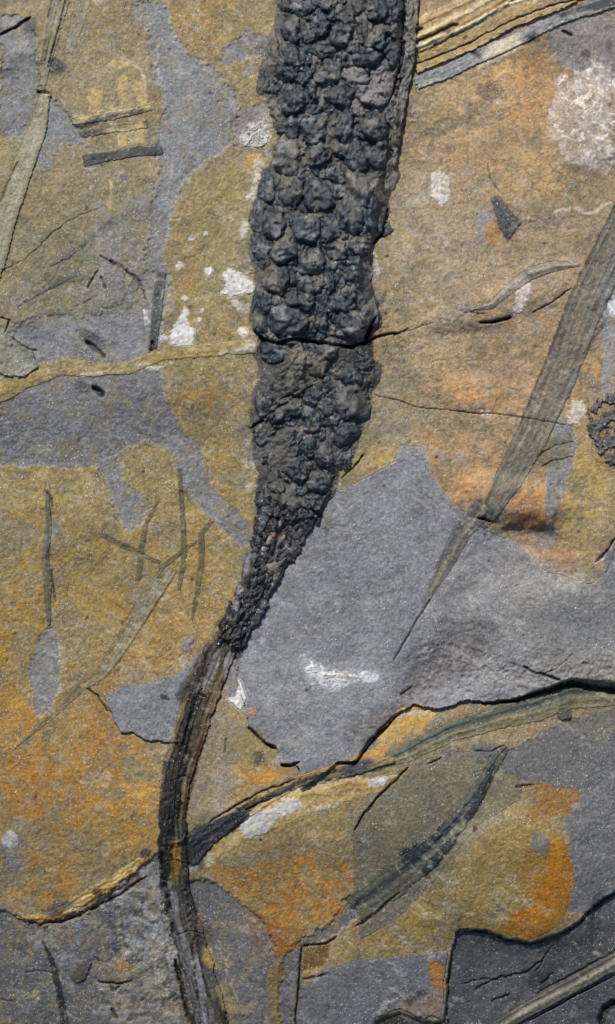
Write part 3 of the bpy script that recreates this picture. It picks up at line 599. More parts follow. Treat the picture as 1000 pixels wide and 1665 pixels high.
# gold fluted fragment, lower left
fossil('30 1494 90 1488 140 1458 190 1434 240 1392', [4, 8, 11, 12, 7], [(176, 158, 120), (176, 132, 58), (196, 160, 92), (158, 112, 44), (120, 92, 52)], 'stem_fragment',
       'golden fluted stem fragment slanting at the lower left', 'fossil stem', 2.5, op=.85, ns=6, warp=5, pt=.25, ps=12, thr=-.3, ribs=((-.6, .12, 1.0), (0, .12, 1.4), (.6, .12, 1.0)), drop=6)
for po, c_ in (('95 1478 130 1462 165 1448 150 1462 120 1478', (196, 180, 140)), ('150 1452 162 1446 164 1462 152 1470', (70, 50, 34)), ('200 1440 226 1424 236 1416 228 1434 206 1448', (110, 74, 42)), ('60 1488 90 1480 112 1484 90 1496', (92, 62, 36)), ('180 1428 210 1408 236 1398 214 1418 190 1436', (200, 170, 110)), ('90 1494 120 1488 150 1474 140 1488 110 1500', (128, 116, 96))):
    paint(po, c_, .85, 7, 9, pt=.4, ps=8, thr=-.1, dh=-.4)
crack_or_shade('30 1494 60 1502 100 1500 150 1478 200 1450 238 1425', 3, 6, (52, 34, 22), 4, 12); paint('70 1485 95 1466 130 1462 110 1480 80 1490', (80, 78, 74), .85, 4, 10)
blob(236, 1388, 10, 8, -30, (70, 66, 58), .9, p=3); blob(215, 1428, 16, 5, -15, (110, 72, 40), .7)
blob(16, 1365, 14, 14, 0, (196, 196, 200), .85, 1, pt=.6, ps=9, p=3); blob(30, 1340, 10, 12, 0, (138, 134, 128), .7); vein('40 1372 90 1374', 2.5, (160, 140, 110), .5)
for b in ((25, 1430, 22, 12, 10), (60, 1420, 20, 8, 0), (210, 1242, 12, 10, 0), (230, 1335, 18, 8, 20), (185, 1290, 20, 14, 0), (200, 1215, 10, 8, 0), (240, 1262, 16, 8, 0), (130, 1410, 14, 6, 0)):
    blob(*b, (124, 114, 90), .75, -.5, p=3, warp=.6)
blob(172, 1380, 8, 12, 0, (164, 152, 132), .6, p=3); blob(228, 1290, 22, 22, 0, (192, 138, 46), .6, pt=.5)
# bottom-left leaf and chips
fossil('68 1530 84 1560 96 1610 108 1680', [2, 5, 6, 6], [(48, 50, 50), (22, 24, 26), (44, 46, 48)], 'narrow_leaf', 'dark narrow leaf rising from the bottom edge at the left', 'fossil leaf', 2, op=.95)
S, m = pmask('116 1586 128 1566 150 1562 140 1592 124 1600', 2, 10, 1); mix(S, m*.9, (84, 76, 66), .2); piece(S, m, 'bark_chip', None, 2.5, 'plant', 'small squarish brown chip at the bottom left beside the dark narrow leaf', 'plant fragment', LEAF, 4)
crack_or_shade('160 1596 190 1600 215 1594', 2.2, 6, (40, 28, 22), 2); crack_or_shade('180 1600 185 1612 195 1602', 2.5, 5, (40, 34, 32), 2); crack_or_shade('182 1640 190 1655', 4, 5, (40, 28, 22), 2)
crack_or_shade('0 1625 30 1628', 1.5, 3); crack_or_shade('40 1580 70 1578 85 1584', 1.4, 3, (50, 50, 52)); crack_or_shade('150 1555 165 1562', 1.6, 3, (50, 50, 52))
vein('120 1540 60 1560 20 1555', 1.6, (140, 140, 144), .5)

# long blue-green blade under the grey sheet
fossil('1090 1110 1004 1128 930 1130 870 1152 800 1168 730 1190 660 1225 600 1248', [22, 20, 22, 22, 20, 18, 16, 8], [(118, 112, 80), (78, 86, 76), (54, 66, 66), (80, 86, 74), (124, 118, 88), (112, 108, 80), (122, 114, 82)][::-1], 'strap_leaf',
       'long blue green and tan blade below the edge of the grey sheet', 'fossil leaf', 1.5, op=.93, warp=2, ws=40, ns=7, streak=.22, ribs=((-.3, .2, 1.5), (.4, .15, 1.2)))
paint('1000 1130 940 1150 1004 1150 1004 1190 960 1200 910 1190', (116, 112, 92), .6, 8, 20)
S, m = pmask('905 1162 915 1150 928 1158 930 1168 912 1172', 2, 8, 1); mix(S, m, (88, 84, 82), .2); piece(S, m, 'pebble', None, 4, 'shale', 'little dark pebble stuck on the blue green blade', 'pebble', None, 3)
paint('620 1190 640 1160 670 1150 715 1158 690 1185 650 1200 610 1216', (184, 146, 76), .85, 6, 16); vein('640 1168 660 1158 700 1162', 6, (214, 196, 166), .85, .8)
paint('560 1250 590 1225 640 1205 600 1245 590 1262', (186, 142, 66), .85, 5, 14)
# branching stem from the main stem to the right: coal part, olive part, gold and white part
fossil('385 1330 430 1300 480 1272 540 1256 610 1240 640 1236', [9, 10, 9, 12, 13, 6], [(170, 134, 76), (128, 108, 70), (74, 72, 58)], 'olive_segment', 'thin olive and tan branch piece continuing the black branch', 'fossil branch', 3, op=.9, ns=4, par='side_branch', drop=5)
crack_or_shade('340 1338 372 1318 400 1300 440 1282 480 1268', 1.8, 6, (26, 22, 18), 3)
paint('545 1256 560 1244 600 1232 610 1238 592 1258 565 1264', (64, 68, 72), .95, 3, 10); crack_or_shade('400 1318 420 1306 440 1298', 1.6, 5, (26, 22, 18), 2)
fossil('332 1395 380 1355 440 1325 500 1300 560 1285 620 1275 650 1262', [12, 22, 26, 24, 22, 16, 6], [(206, 192, 156), (184, 148, 86), (168, 138, 84), (186, 158, 106), (162, 132, 80)], 'fluted_stem',
       'broad golden flattened stem with white patches right of the main stem', 'fossil stem', 1.0, op=.85, ns=6, streak=.2, warp=8, soft=4, drop=3, pt=.3, ps=16, thr=-.3, ribs=((-.3, .2, .6),))
for po in ('388 1345 410 1322 445 1310 470 1318 440 1340 420 1362 398 1365', '440 1312 480 1302 500 1310 480 1322 455 1330', '590 1272 620 1262 640 1268 610 1282', '510 1316 560 1300 555 1306 515 1324'):
    paint(po, (196, 195, 192), .9, 7, 12, dh=.5, pt=.3, ps=9, thr=-.3)
fossil('300 1390 330 1362 385 1330 400 1318', [24, 21, 13, 9], [(46, 50, 54), (58, 62, 68), (40, 44, 50)], 'coal_segment', 'glossy coal black branch leaving the stem to the right', 'fossil branch', 4, 'coal', 5, par='side_branch', op=.98, ns=5, warp=2.5)
paint('300 1400 305 1372 340 1348 395 1318 402 1326 385 1342 350 1370 330 1392 312 1412', (22, 26, 32), .95, 6, 10, pt=.5, ps=9, thr=-.1)
for l in ('306 1392 340 1366 380 1340', '312 1402 340 1378 360 1362', '302 1380 330 1358 365 1336'): vein(l, 1.6, (92, 98, 106), .6, .8, 4, 10)
paint('296 1385 306 1372 312 1392 308 1416 298 1420', (34, 34, 36), .9, 6, 10); paint('302 1408 330 1392 346 1398 330 1412 306 1424', (84, 84, 78), .8, 5, 10, pt=.3, ps=8)
paint('304 1412 318 1404 322 1414 308 1424', (160, 156, 146), .8, 4, 8)
paint('332 1398 345 1380 352 1402 336 1410', (196, 186, 160), .8, 3, 8)
blob(402, 1395, 14, 10, 0, (124, 118, 108), .7, pt=.5, ps=8)
# wedge between main stem and flake
for b in ((365, 1205, 26, 46, 15, (128, 116, 98), .8), (360, 1290, 16, 34, 20, (136, 126, 116), .8), (360, 1260, 30, 20, -25, (136, 132, 132), .6), (420, 1233, 12, 12, 0, (62, 62, 60), .9), (412, 1200, 24, 16, 0, (140, 122, 82), .6)): blob(*b, pt=.35, ps=14)
vein('345 1296 375 1280 390 1270', 5, (160, 156, 156), .6); vein('352 1320 380 1305 360 1318', 4, (170, 160, 148), .6); crack_or_shade('368 1200 364 1224', 1.8, 3, (56, 54, 50), 2); blob(380, 1232, 50, 10, 0, (120, 114, 100), .5)
blob(430, 1262, 34, 14, -10, (190, 132, 44), .8, pt=.3)
S, m = pmask('374 1075 385 1070 388 1100 396 1120 402 1135 392 1158 372 1140', 3, 10, 1); mix(S, m*.95, (206, 204, 202), .08); piece(S, m, 'mineral_crust', 'rock_face', 1.5, 'crust', edge_drop=3)
blob(410, 1157, 6, 8, 0, (172, 112, 62), .75, 1, p=3, warp=.6); vein('395 1150 410 1170 420 1185', 2, (140, 140, 140), .5)

# dark slanting leaf, lower right centre
fossil('578 1478 630 1440 690 1395 745 1335 780 1285 822 1215', [24, 27, 23, 16, 12, 7], [(92, 92, 70), (62, 72, 66), (44, 54, 58), (80, 84, 76), (96, 94, 74), (54, 62, 62)], 'strap_leaf',
       'dark blue green leaf slanting across the olive brown shale', 'fossil leaf', 2, op=.85, ns=6, warp=4, ws=16, pt=.35, ps=20, thr=-.3, ribs=((-.4, .15, 1.6), (.3, .15, 1.2)))
for l, w_ in (('760 1330 778 1300 790 1270 800 1245', [5, 6, 4, 3]), ('705 1362 725 1345 745 1330', [4, 6, 3]), ('690 1418 705 1402 715 1390', [4, 7, 4]), ('718 1385 735 1368 745 1355', [5, 6, 2]), ('655 1395 680 1382 700 1372', [7, 8, 5])):
    band(l, w_+2 if not hasattr(w_, '__len__') else [q_*1.5 for q_ in w_], [(36, 42, 48), (48, 55, 58)], op=.96, dh=1.6, warp=5, ws=10)
crack_or_shade('580 1506 610 1486 650 1450', 2.6, 4, (66, 58, 36), 3); crack_or_shade('838 1280 868 1276', 3, 4, (54, 52, 46), 3); blob(772, 1348, 4, 5, 0, (50, 40, 40), .9, p=3)
vein('640 1400 650 1420', 1.6, (168, 156, 124), .7); vein('742 1400 780 1370 840 1345 900 1335', 2, (160, 148, 112), .7)
# ribbed blade, bottom right corner
fossil('1100 1520 1004 1562 930 1602 860 1640 780 1690', [16, 15, 14, 13, 13], [(74, 72, 68), (116, 112, 98), (134, 128, 112), (92, 88, 78), (64, 62, 60)], 'strap_leaf',
       'grey ribbed strap leaf crossing the bottom right corner', 'fossil leaf', 6, op=.97, warp=2, ws=50, ns=5, ribs=((-.2, .35, 3), (.6, .15, 1.5)), drop=8)
crack_or_shade('1004 1584 930 1622 860 1660', 1.6, 6, (28, 27, 28), 2); crack_or_shade('1004 1545 930 1584 870 1616', 1.4, 5, (34, 33, 33), 2)

# ------------------------------------------------------------------ the cone and its stem (one fossil)
CONE = 'fossil_cone'
OUT = pts('450 -60 449 20 440 70 424 105 424 140 436 162 446 205 455 225 446 250 442 262 428 280 424 305 412 330 414 352 420 372 404 395 408 425 414 440 418 470 406 500 404 520 416 540 420 560 414 580 425 612 412 640 406 685 412 715 418 770 420 830 470 850 520 835 546 800 552 762 574 742 590 700 596 660 606 640 622 598 604 580 608 545 622 515 606 470 604 420 604 398 626 382 632 350 634 300 645 250 655 200 664 130 676 80 672 20 668 -60')
for q in range(46):
    y = rnd.uniform(60, 860); sd2 = rnd.random() < .55
    x = np.interp(y, [20, 105, 225, 305, 395, 500, 600, 700, 830], [449, 424, 446, 424, 404, 404, 414, 404, 420])-rnd.uniform(0, 12) if sd2 else np.interp(y, [130, 250, 350, 420, 545, 600, 660, 740, 830], [664, 645, 632, 606, 616, 622, 598, 574, 530])+rnd.uniform(0, 12)
    blob(x, y, rnd.uniform(6, 15), rnd.uniform(8, 22), rnd.uniform(-30, 30), (196, 190, 180) if (sd2 and rnd.random() < .45) else (112, 106, 94), rnd.uniform(.4, .75), 1.2, .7, 8, -.05)
S, m = pmask(OUT, 7, 12, 1)
xx, yy = X[S], Y[S]
# cross-section height of the body
ylist = [-60, 20, 105, 160, 225, 305, 350, 395, 440, 500, 550, 600, 640, 700, 770, 830, 860]
lef = [450, 449, 425, 436, 455, 424, 412, 405, 410, 405, 418, 420, 410, 408, 418, 420, 440]
rig = [668, 672, 670, 658, 650, 634, 632, 618, 606, 616, 610, 616, 606, 588, 552, 535, 520]
L_ = np.interp(yy, ylist, lef); R_ = np.interp(yy, ylist, rig)
q = np.clip((xx-L_)/(R_-L_), 0, 1)
prof = np.minimum(ss(0, .28, q), 1-ss(.86, 1.0, q)*.9)
top = np.interp(yy, [-60, 380, 552, 562, 700, 830], [26, 24, 17, 13, 10, 7])
body = prof*top*.8 + m*(3.5*fbm(xx, yy, 22, 3, 71, .6)+2.4*(1-2*np.abs(fbm(xx, yy, 12, 3, 72, .7)))*ss(0, 9, prof*top))
wt = ss(.1, .5, fbm(xx, yy, 30, 4, 73, .6))
cc = lin((72, 70, 66))*(1-wt[..., None])+lin((40, 45, 51))*wt[..., None]
cc = cc*(1+.35*fbm(xx, yy, 9, 3, 74, .7)[..., None])
C[S] = C[S]*(1-m[..., None])+cc*m[..., None]
piece(S, m, 'cone_body', CONE, np.maximum(body, .5), 'cone', edge_drop=14)
for l, w_, d_ in (('412 535 428 553 450 558 480 552 510 556 545 562 575 565 592 558 598 540 612 515', 3.2, 14), ('595 556 615 548 645 541', 2.6, 8), ('404 698 430 680 460 660 490 640 510 625', 2.2, 8), ('430 672 460 648 490 632', 1.3, 6), ('560 640 595 636', 1.3, 4), ('630 338 624 380 606 396', 2.4, 9), ('556 780 572 762 590 740', 1.6, 6), ('412 690 416 720', 1.4, 4)):
    crack_or_shade(l, w_, d_, (10, 10, 12), 3, 12)  # dark paint; the stroke down the right margin is the cone's shadow
for po in ('590 130 640 118 650 140 620 165 600 175 575 160', '500 672 515 665 518 700 500 712 488 705', '592 415 606 412 612 470 598 460', '580 600 600 598 590 620', '470 720 490 705 510 715 500 730'):
    paint(po, (132, 124, 122), .7, 8, 12, pt=.3, ps=10)
# flank strip along the right side of the body
S, m = band('674 -50 669 20 668 70 661 125 651 180 645 230 641 270', [11, 11, 10, 9, 8, 6, 3], [(84, 84, 82), (122, 119, 112), (140, 138, 134)], .9, 3, 14, .2, 4)
piece(S, m, 'flank', CONE, 9+2*fbm(X[S], Y[S], 10, 3, 87, .7), 'cone', edge_drop=14)
crack_or_shade('658 -20 655 60 652 110 640 150 630 170', 2.2, 8, (16, 16, 18), 4, 12)

# stalk (coal) and stem
S, m = band('468 822 452 870 430 925 405 985 372 1040', [52, 42, 30, 26, 26], [(66, 66, 66), (34, 36, 38), (16, 18, 22), (10, 12, 16), (26, 28, 32), (18, 21, 26)], .97, 8, 12, .8, 8, dh=0, ribs=((-.8, .12, 3), (-.3, .1, 3), (.2, .1, 3), (.65, .1, 2.5)))
piece(S, m, 'stalk', CONE, 6+3*fbm(X[S], Y[S], 9, 3, 81, .7), 'coal', edge_drop=8)
for po, c in (('440 935 448 905 452 912 444 945', (140, 122, 112)), ('452 875 466 882 472 895 460 890', (150, 136, 120)), ('430 880 446 866 448 872 436 884', (150, 110, 86)), ('448 895 458 900 462 912 448 915', (112, 106, 104)), ('426 930 440 905 446 908 432 945', (128, 118, 112)), ('425 800 442 830 425 860 418 900', (90, 90, 94)), ('378 990 388 945 396 958 386 1000', (140, 138, 142)), ('398 905 410 890 404 925 394 945', (128, 128, 132))):
    paint(po, c, .85, 3, 8)
S, m = band('388 1018 356 1060 338 1100 318 1160 300 1215 284 1270 280 1330 284 1370', [17, 26, 29, 27, 26, 25, 22, 21], [(34, 33, 33), (98, 86, 60), (62, 56, 44), (34, 32, 30), (50, 46, 38), (84, 60, 38), (112, 98, 76)], .97, 3.5, 26, .8, 10, ribs=((-.7, .1, 2.5), (-.35, .1, 3), (0, .08, 2.5), (.35, .1, 3), (.7, .1, 2)))
piece(S, m, 'stem', CONE, 5+1.0*fbm(X[S], Y[S], 14, 3, 82, .7), 'plant', edge_drop=8)
S, m = band('330 1058 322 1100 304 1150 290 1200', [8, 7, 5, 5], [(30, 30, 32), (44, 40, 38)], .9, 4, 10, .3, 3, pt=.7, ps=12, thr=-.1)
band('352 1050 345 1090 330 1120', [10, 8, 4], [(150, 148, 150), (110, 108, 108)], .8, 3, 10, pt=.5)
band('385 1040 378 1080 376 1130', [7, 14, 8], [(98, 96, 98), (114, 112, 112), (128, 126, 126)], .85, 3, 10, .1)
band('392 1000 392 1050 384 1070', [5, 8, 6], [(30, 32, 36), (48, 48, 50)], .8, 5, 10, .3)
band('292 1300 276 1320 280 1350', [10, 16, 14], [(16, 16, 18), (24, 26, 28)], .95, 4, 10, .3, dh=2); band('302 1220 296 1250', [10, 8], [(22, 24, 26)], .9, 3, 8)
band('272 1240 268 1290 266 1330', [6, 5, 6], [(24, 24, 24), (60, 56, 44)], .9, 3, 10); band('330 1200 318 1250 306 1300', [6, 6, 4], [(88, 52, 30), (110, 80, 52)], .7, 3, 12)
band('352 1170 340 1230 325 1290 312 1320', [16, 14, 16, 8], [(140, 128, 106), (128, 116, 100), (138, 128, 112)], .7, 4, 16, .15, 6)
S, m = band('281 1335 282 1400 286 1440 300 1500 318 1560 334 1620 350 1690', [22, 22, 20, 26, 26, 26, 30], [(26, 26, 28), (60, 56, 50), (92, 86, 78), (66, 64, 64), (118, 116, 118), (88, 87, 88), (74, 74, 78)], .97, 4, 24, .7, 9, ribs=((-.6, .1, 2.5), (-.2, .1, 2.5), (.2, .1, 3), (.6, .1, 2)))
piece(S, m, 'stem', CONE, 4+1.0*fbm(X[S], Y[S], 14, 3, 83, .7), 'plant', edge_drop=8)
band('280 1360 284 1400 284 1445', [13, 12, 8], [(96, 74, 34), (146, 106, 40), (110, 84, 40), (140, 106, 48)], .92, 4, 10, .6, 7, dh=1.5, fade=.25)
for l, w_, d_ in (('262 1385 266 1420 268 1445', 5, 9), ('272 1455 276 1480', 4, 8), ('285 1560 296 1600 304 1640 318 1680', 4.5, 12), ('318 1508 326 1560 338 1620', 1.2, 4), ('280 1500 282 1518', 3, 5)):
    crack_or_shade(l, w_, d_, (12, 12, 12), 3, 12)
# ragged coal over the joints of the stem
for b in ((376, 1025, 26, 34, 20, (20, 22, 26), .92), (345, 1052, 18, 10, -30, (34, 34, 36), .8), (276, 1322, 18, 30, 5, (14, 15, 17), .92), (292, 1236, 14, 22, 0, (22, 22, 22), .8), (270, 1300, 9, 40, 5, (26, 26, 24), .8), (300, 1120, 10, 30, 25, (26, 26, 26), .7), (316, 1110, 8, 26, 20, (40, 38, 34), .7), (268, 1420, 8, 40, 0, (18, 18, 18), .9), (300, 1450, 22, 16, 60, (70, 68, 68), .6)):
    blob(*b, 0, .55, 9, -.15)
band('304 1205 288 1260 274 1320 268 1370 267 1440 274 1480', [6, 10, 15, 12, 8, 5], [(14, 14, 15), (26, 25, 24), (40, 36, 30)], op=.95, warp=6, ws=12, streak=.5, dh=1.6, pt=.25, ps=14, thr=-.3)
band('326 1110 312 1150 300 1205 296 1260', [5, 6, 8, 5], [(18, 18, 18), (34, 30, 26)], op=.9, warp=5, ws=12, streak=.5, dh=1.2, pt=.4, ps=14, thr=-.2)
band('344 1130 328 1190 312 1260 300 1320', [5, 5, 6, 5], [(86, 52, 30), (60, 40, 28)], op=.7, warp=4, ws=14, streak=.5, pt=.4)
band('392 1320 420 1304 460 1284 500 1266 545 1252', [9, 6, 4, 3, 3], [(20, 22, 24), (44, 46, 46)], op=.92, warp=4, ws=10, dh=1.4, pt=.3, ps=9, thr=-.2)
crack_or_shade('330 1120 322 1128 336 1134', 1.2, 4, (20, 18, 16), 2, 8); crack_or_shade('276 1270 300 1262 312 1266', 1.0, 4, (16, 16, 16), 2, 8); crack_or_shade('262 1402 284 1398 304 1404', 1.0, 4, (16, 16, 16), 2, 8); crack_or_shade('288 1520 310 1512 330 1518', 1.0, 4, (16, 16, 16), 2, 8)
# golden film right of the lower stem
for po, c, o_ in (('322 1485 338 1510 345 1545 352 1580 340 1572 326 1560 335 1530 322 1500', (162, 130, 72), .9), ('352 1590 366 1585 372 1610 388 1640 380 1650 362 1640 350 1615', (140, 128, 90), .85), ('320 1490 345 1500 348 1540 330 1540', (76, 78, 80), .8), ('330 1570 368 1582 358 1600 340 1610', (76, 76, 80), .8)):
    paint(po, c, o_, 4, 12)
vein('358 1530 368 1580 384 1625', 2, (176, 162, 120), .8, .8); band('318 1560 330 1620', [5, 5], [(150, 152, 156), (120, 122, 126)], .8, 2, 10)
crust('276 1550 290 1545 290 1562 280 1568', (156, 156, 156), 3, dh=1.5); 
for q in range(10):
    x = rnd.uniform(195, 270); y = rnd.uniform(1430, 1560); blob(x, y, rnd.uniform(8, 18), rnd.uniform(6, 12), rnd.uniform(0, 90), (148, 148, 148), .6, .8, pt=.6, ps=8)

# dust, bedding streaks and scuffs across bare rock and fossils alike
xi, yi = X[inn], Y[inn]
a_ = fbm((xi*.8+yi*.6)/3.2, (yi*.8-xi*.6), 9, 4, 101, .7); b_ = fbm(xi, yi, 90, 3, 103)
offc = 1-ss(0, 6, np.where((xi > np.interp(yi, ylist, lef)-4) & (xi < np.interp(yi, ylist, rig)+4) & (yi < 850), 9., 0.))
mix(inn, ss(.22, .5, a_)*ss(-.1, .3, b_)*.30*offc, (186, 182, 174), 0); mix(inn, ss(.2, .5, -a_)*ss(-.1, .3, -b_)*.30*offc, (84, 82, 78), 0)
n_ = fbm(xi, yi, 26, 6, 105, .75); mix(inn, ss(.30, .44, n_)*.35*offc, (176, 170, 158), .1); n_ = fbm(xi, yi, 34, 6, 107, .75); mix(inn, ss(.30, .42, n_)*.35*offc, (92, 88, 80), .1)
for q in range(150):
    x = rnd.uniform(0, 1000); y = rnd.uniform(0, 1665)
    if offc[np.searchsorted(ys, y)-inn[0].start, np.searchsorted(xs, x)-inn[1].start] < .5: continue
    if rnd.random() < .6: blob(x, y, rnd.uniform(1.8, 3.5), rnd.uniform(1.8, 4.5), rnd.uniform(0, 90), (48, 44, 42), .7, -1)
    else:
        g_ = rnd.uniform(-40, 60); l_ = rnd.uniform(8, 34)
        vein([(x, y), (x+l_*math.cos(math.radians(g_)), y-l_*math.sin(math.radians(g_)))], rnd.uniform(.7, 1.3), (186, 182, 172), .45, .3, 7, 11)
# all-over fine grain of the rock colour
xi, yi = X[inn], Y[inn]
n = 1+.42*fbm(xi, yi, 3.6, 2, 91, .95)+.16*fbm(xi, yi, 11, 3, 93, .7)+.12*fbm(xi, yi, 60, 4, 92, .6)
sat = np.clip((C[inn][..., 0]-C[inn][..., 2])/np.maximum(C[inn][..., 0], .02), 0, 1)
h1 = fbm(xi, yi, 9, 4, 94, .75); h2 = fbm(xi, yi, 14, 4, 95, .75); h3 = fbm(xi, yi, 38, 4, 96, .7)
C[inn] *= n[..., None]*np.stack([1+.05*h1+sat*(.11*h2+.08*h3), 1+.02*h1, 1-.05*h1-sat*(.18*h2+.22*h3)], -1)
lf = sat*(1-.9*ss(560, 720, xi)*(1-ss(1150, 1260, yi))); rt = sat-lf
C[inn] *= np.stack([1-.01*lf+.05*rt, 1+.035*lf+.0*rt, 1-.06*lf+.03*rt], -1)
C[:] = np.clip(C, .004, .92)

# ------------------------------------------------------------------ materials
MATS = {}
def material(name, rough, spec, glint, glint_scale, bump, grain):
    m = bpy.data.materials.new(name); m.use_nodes = True
    t = m.node_tree; N = t.nodes; K = t.links; b = N['Principled BSDF']
    b.inputs['Roughness'].default_value = rough; b.inputs['Specular IOR Level'].default_value = spec
    at = N.new('ShaderNodeAttribute'); at.attribute_name = 'stone_colour'
    geo = N.new('ShaderNodeNewGeometry')
    def nz(scale, detail=3, r=.6):
        x = N.new('ShaderNodeTexNoise'); x.inputs['Scale'].default_value = scale; x.inputs['Detail'].default_value = detail; x.inputs['Roughness'].default_value = r
        K.new(geo.outputs['Position'], x.inputs['Vector']); return x.outputs['Fac']
    def mth(op, a, c):
        x = N.new('ShaderNodeMath'); x.operation = op
        for i, v in enumerate((a, c)):
            if isinstance(v, (int, float)): x.inputs[i].default_value = v
            else: K.new(v, x.inputs[i])
        return x.outputs[0]
    g1 = nz(1600, 4, .8)
    f = mth('ADD', mth('MULTIPLY', mth('MULTIPLY', mth('SUBTRACT', g1, .5), grain), mth('ADD', mth('MULTIPLY', nz(45, 3, .6), 3.2), -.5)), 1.0)
    vm = N.new('ShaderNodeVectorMath'); vm.operation = 'SCALE'; K.new(at.outputs['Color'], vm.inputs[0]); K.new(f, vm.inputs['Scale'])
    # mica flecks, their glints painted as scattered pale specks, random size per cell
    vo = N.new('ShaderNodeTexVoronoi'); vo.inputs['Scale'].default_value = glint_scale; K.new(geo.outputs['Position'], vo.inputs['Vector'])
    sep = N.new('ShaderNodeSeparateColor'); K.new(vo.outputs['Color'], sep.inputs[0])
    near = mth('LESS_THAN', vo.outputs['Distance'], mth('MULTIPLY', sep.outputs[1], .62))
    pick = mth('GREATER_THAN', sep.outputs[0], 1-glint)
    fl = mth('MULTIPLY', near, pick)
    mixc = N.new('ShaderNodeMix'); mixc.data_type = 'RGBA'
    tint = N.new('ShaderNodeValToRGB'); K.new(sep.outputs[2], tint.inputs[0])
    tint.color_ramp.elements[0].color = (.75, .70, .55, 1); tint.color_ramp.elements[1].color = (.78, .86, .88, 1)
    e = tint.color_ramp.elements.new(.55); e.color = (.9, .88, .84, 1)
    K.new(mth('MULTIPLY', fl, mth('ADD', mth('MULTIPLY', mth('MULTIPLY', sep.outputs[1], sep.outputs[1]), mth('ADD', mth('MULTIPLY', nz(70, 2, .6), 1.5), -.15)), 0.0)), mixc.inputs[0]); K.new(vm.outputs[0], mixc.inputs[6]); K.new(tint.outputs[0], mixc.inputs[7])
    K.new(mixc.outputs[2], b.inputs['Base Color'])
    rr = mth('ADD', mth('MULTIPLY', fl, -rough*.6), rough); K.new(rr, b.inputs['Roughness'])
    bp = N.new('ShaderNodeBump'); bp.inputs['Strength'].default_value = bump; bp.inputs['Distance'].default_value = .0004
    K.new(mth('ADD', mth('ADD', nz(900, 4, .75), mth('MULTIPLY', nz(3200, 2, .6), .5)), mth('MULTIPLY', fl, .3)), bp.inputs['Height'])
    K.new(bp.outputs[0], b.inputs['Normal'])
    MATS[name] = m
material('shale', .62, .35, .16, 2400, 1.0, 1.3)
material('plant', .52, .4, .05, 2400, .8, 1.0)
material('coal', .28, .6, .10, 1900, 1.0, 1.0)
material('crust', .7, .3, .05, 2400, .9, .8)
material('cone', .33, .6, .01, 2000, 1.0, 1.1)

# ------------------------------------------------------------------ meshes out of the grid
def world(x, y, h):
    z = h*P; k = (D-z)/D*P
    return np.stack([(x-CX)*k, (CY-y)*k, z], -1)
def make_mesh(name, co, quads, col, tris=None):
    me = bpy.data.meshes.new(name)
    nv, nq = len(co), len(quads)
    me.vertices.add(nv); me.vertices.foreach_set('co', co.astype(np.float32).ravel())
    me.loops.add(nq*4); me.loops.foreach_set('vertex_index', quads.astype(np.int32).ravel())
    me.polygons.add(nq); me.polygons.foreach_set('loop_start', np.arange(0, nq*4, 4, dtype=np.int32))
    me.polygons.foreach_set('use_smooth', np.ones(nq, bool))
    a = me.attributes.new('stone_colour', 'FLOAT_COLOR', 'POINT')
    a.data.foreach_set('color', np.concatenate([col, np.ones((nv, 1))], 1).astype(np.float32).ravel())
    me.update(calc_edges=True); me.validate()
    return me
def link(name, me, mat, parent=None, loc=None):
    o = bpy.data.objects.new(name, me); scn.collection.objects.link(o)
    if me: me.materials.append(MATS[mat])
    if parent: o.parent = parent
    return o
# who owns each face: the lowest-numbered piece among its corners
F = np.minimum(np.minimum(ID[:-1, :-1], ID[1:, :-1]), np.minimum(ID[:-1, 1:], ID[1:, 1:]))
VI = np.arange(NY*NX).reshape(NY, NX)
def face_quads(mask):
    r, c = np.nonzero(mask)
    return np.stack([VI[r+1, c], VI[r+1, c+1], VI[r, c+1], VI[r, c]], 1)     # counter-clockwise seen from above
# base
touch = np.zeros((NY, NX), bool); b0 = F == 0
touch[:-1, :-1] |= b0; touch[1:, :-1] |= b0; touch[:-1, 1:] |= b0; touch[1:, 1:] |= b0
HB = np.where(ID == 0, H, np.where(touch, HU, np.minimum(HU, H)-5))
co = world(X.ravel(), Y.ravel(), HB.ravel()); q0 = face_quads(np.ones((NY-1, NX-1), bool))
# side walls and underside of the slab
rim = np.concatenate([VI[0, :], VI[1:, -1], VI[-1, -2::-1], VI[-2:0:-1, 0]])
cr = co[rim].copy(); cr[:, 2] = -.08
n0 = len(co); k = len(rim); low = n0+np.arange(k)
walls = np.stack([rim, np.roll(rim, -1), np.roll(low, -1), low], 1)
co = np.concatenate([co, cr]); cb = np.concatenate([C.reshape(-1, 3), np.tile(lin((96, 96, 102)), (k, 1))])
cn = [n0, n0+NX-1, n0+NX-1+NY-1, n0+2*(NX-1)+NY-1]
rock = link('rock_face', make_mesh('rock_face', co, np.concatenate([q0, walls, np.array([cn])]), cb), 'shale')
rock['kind'] = 'structure'
rock['label'] = 'ochre stained grey shale slab carrying the plant fossils'

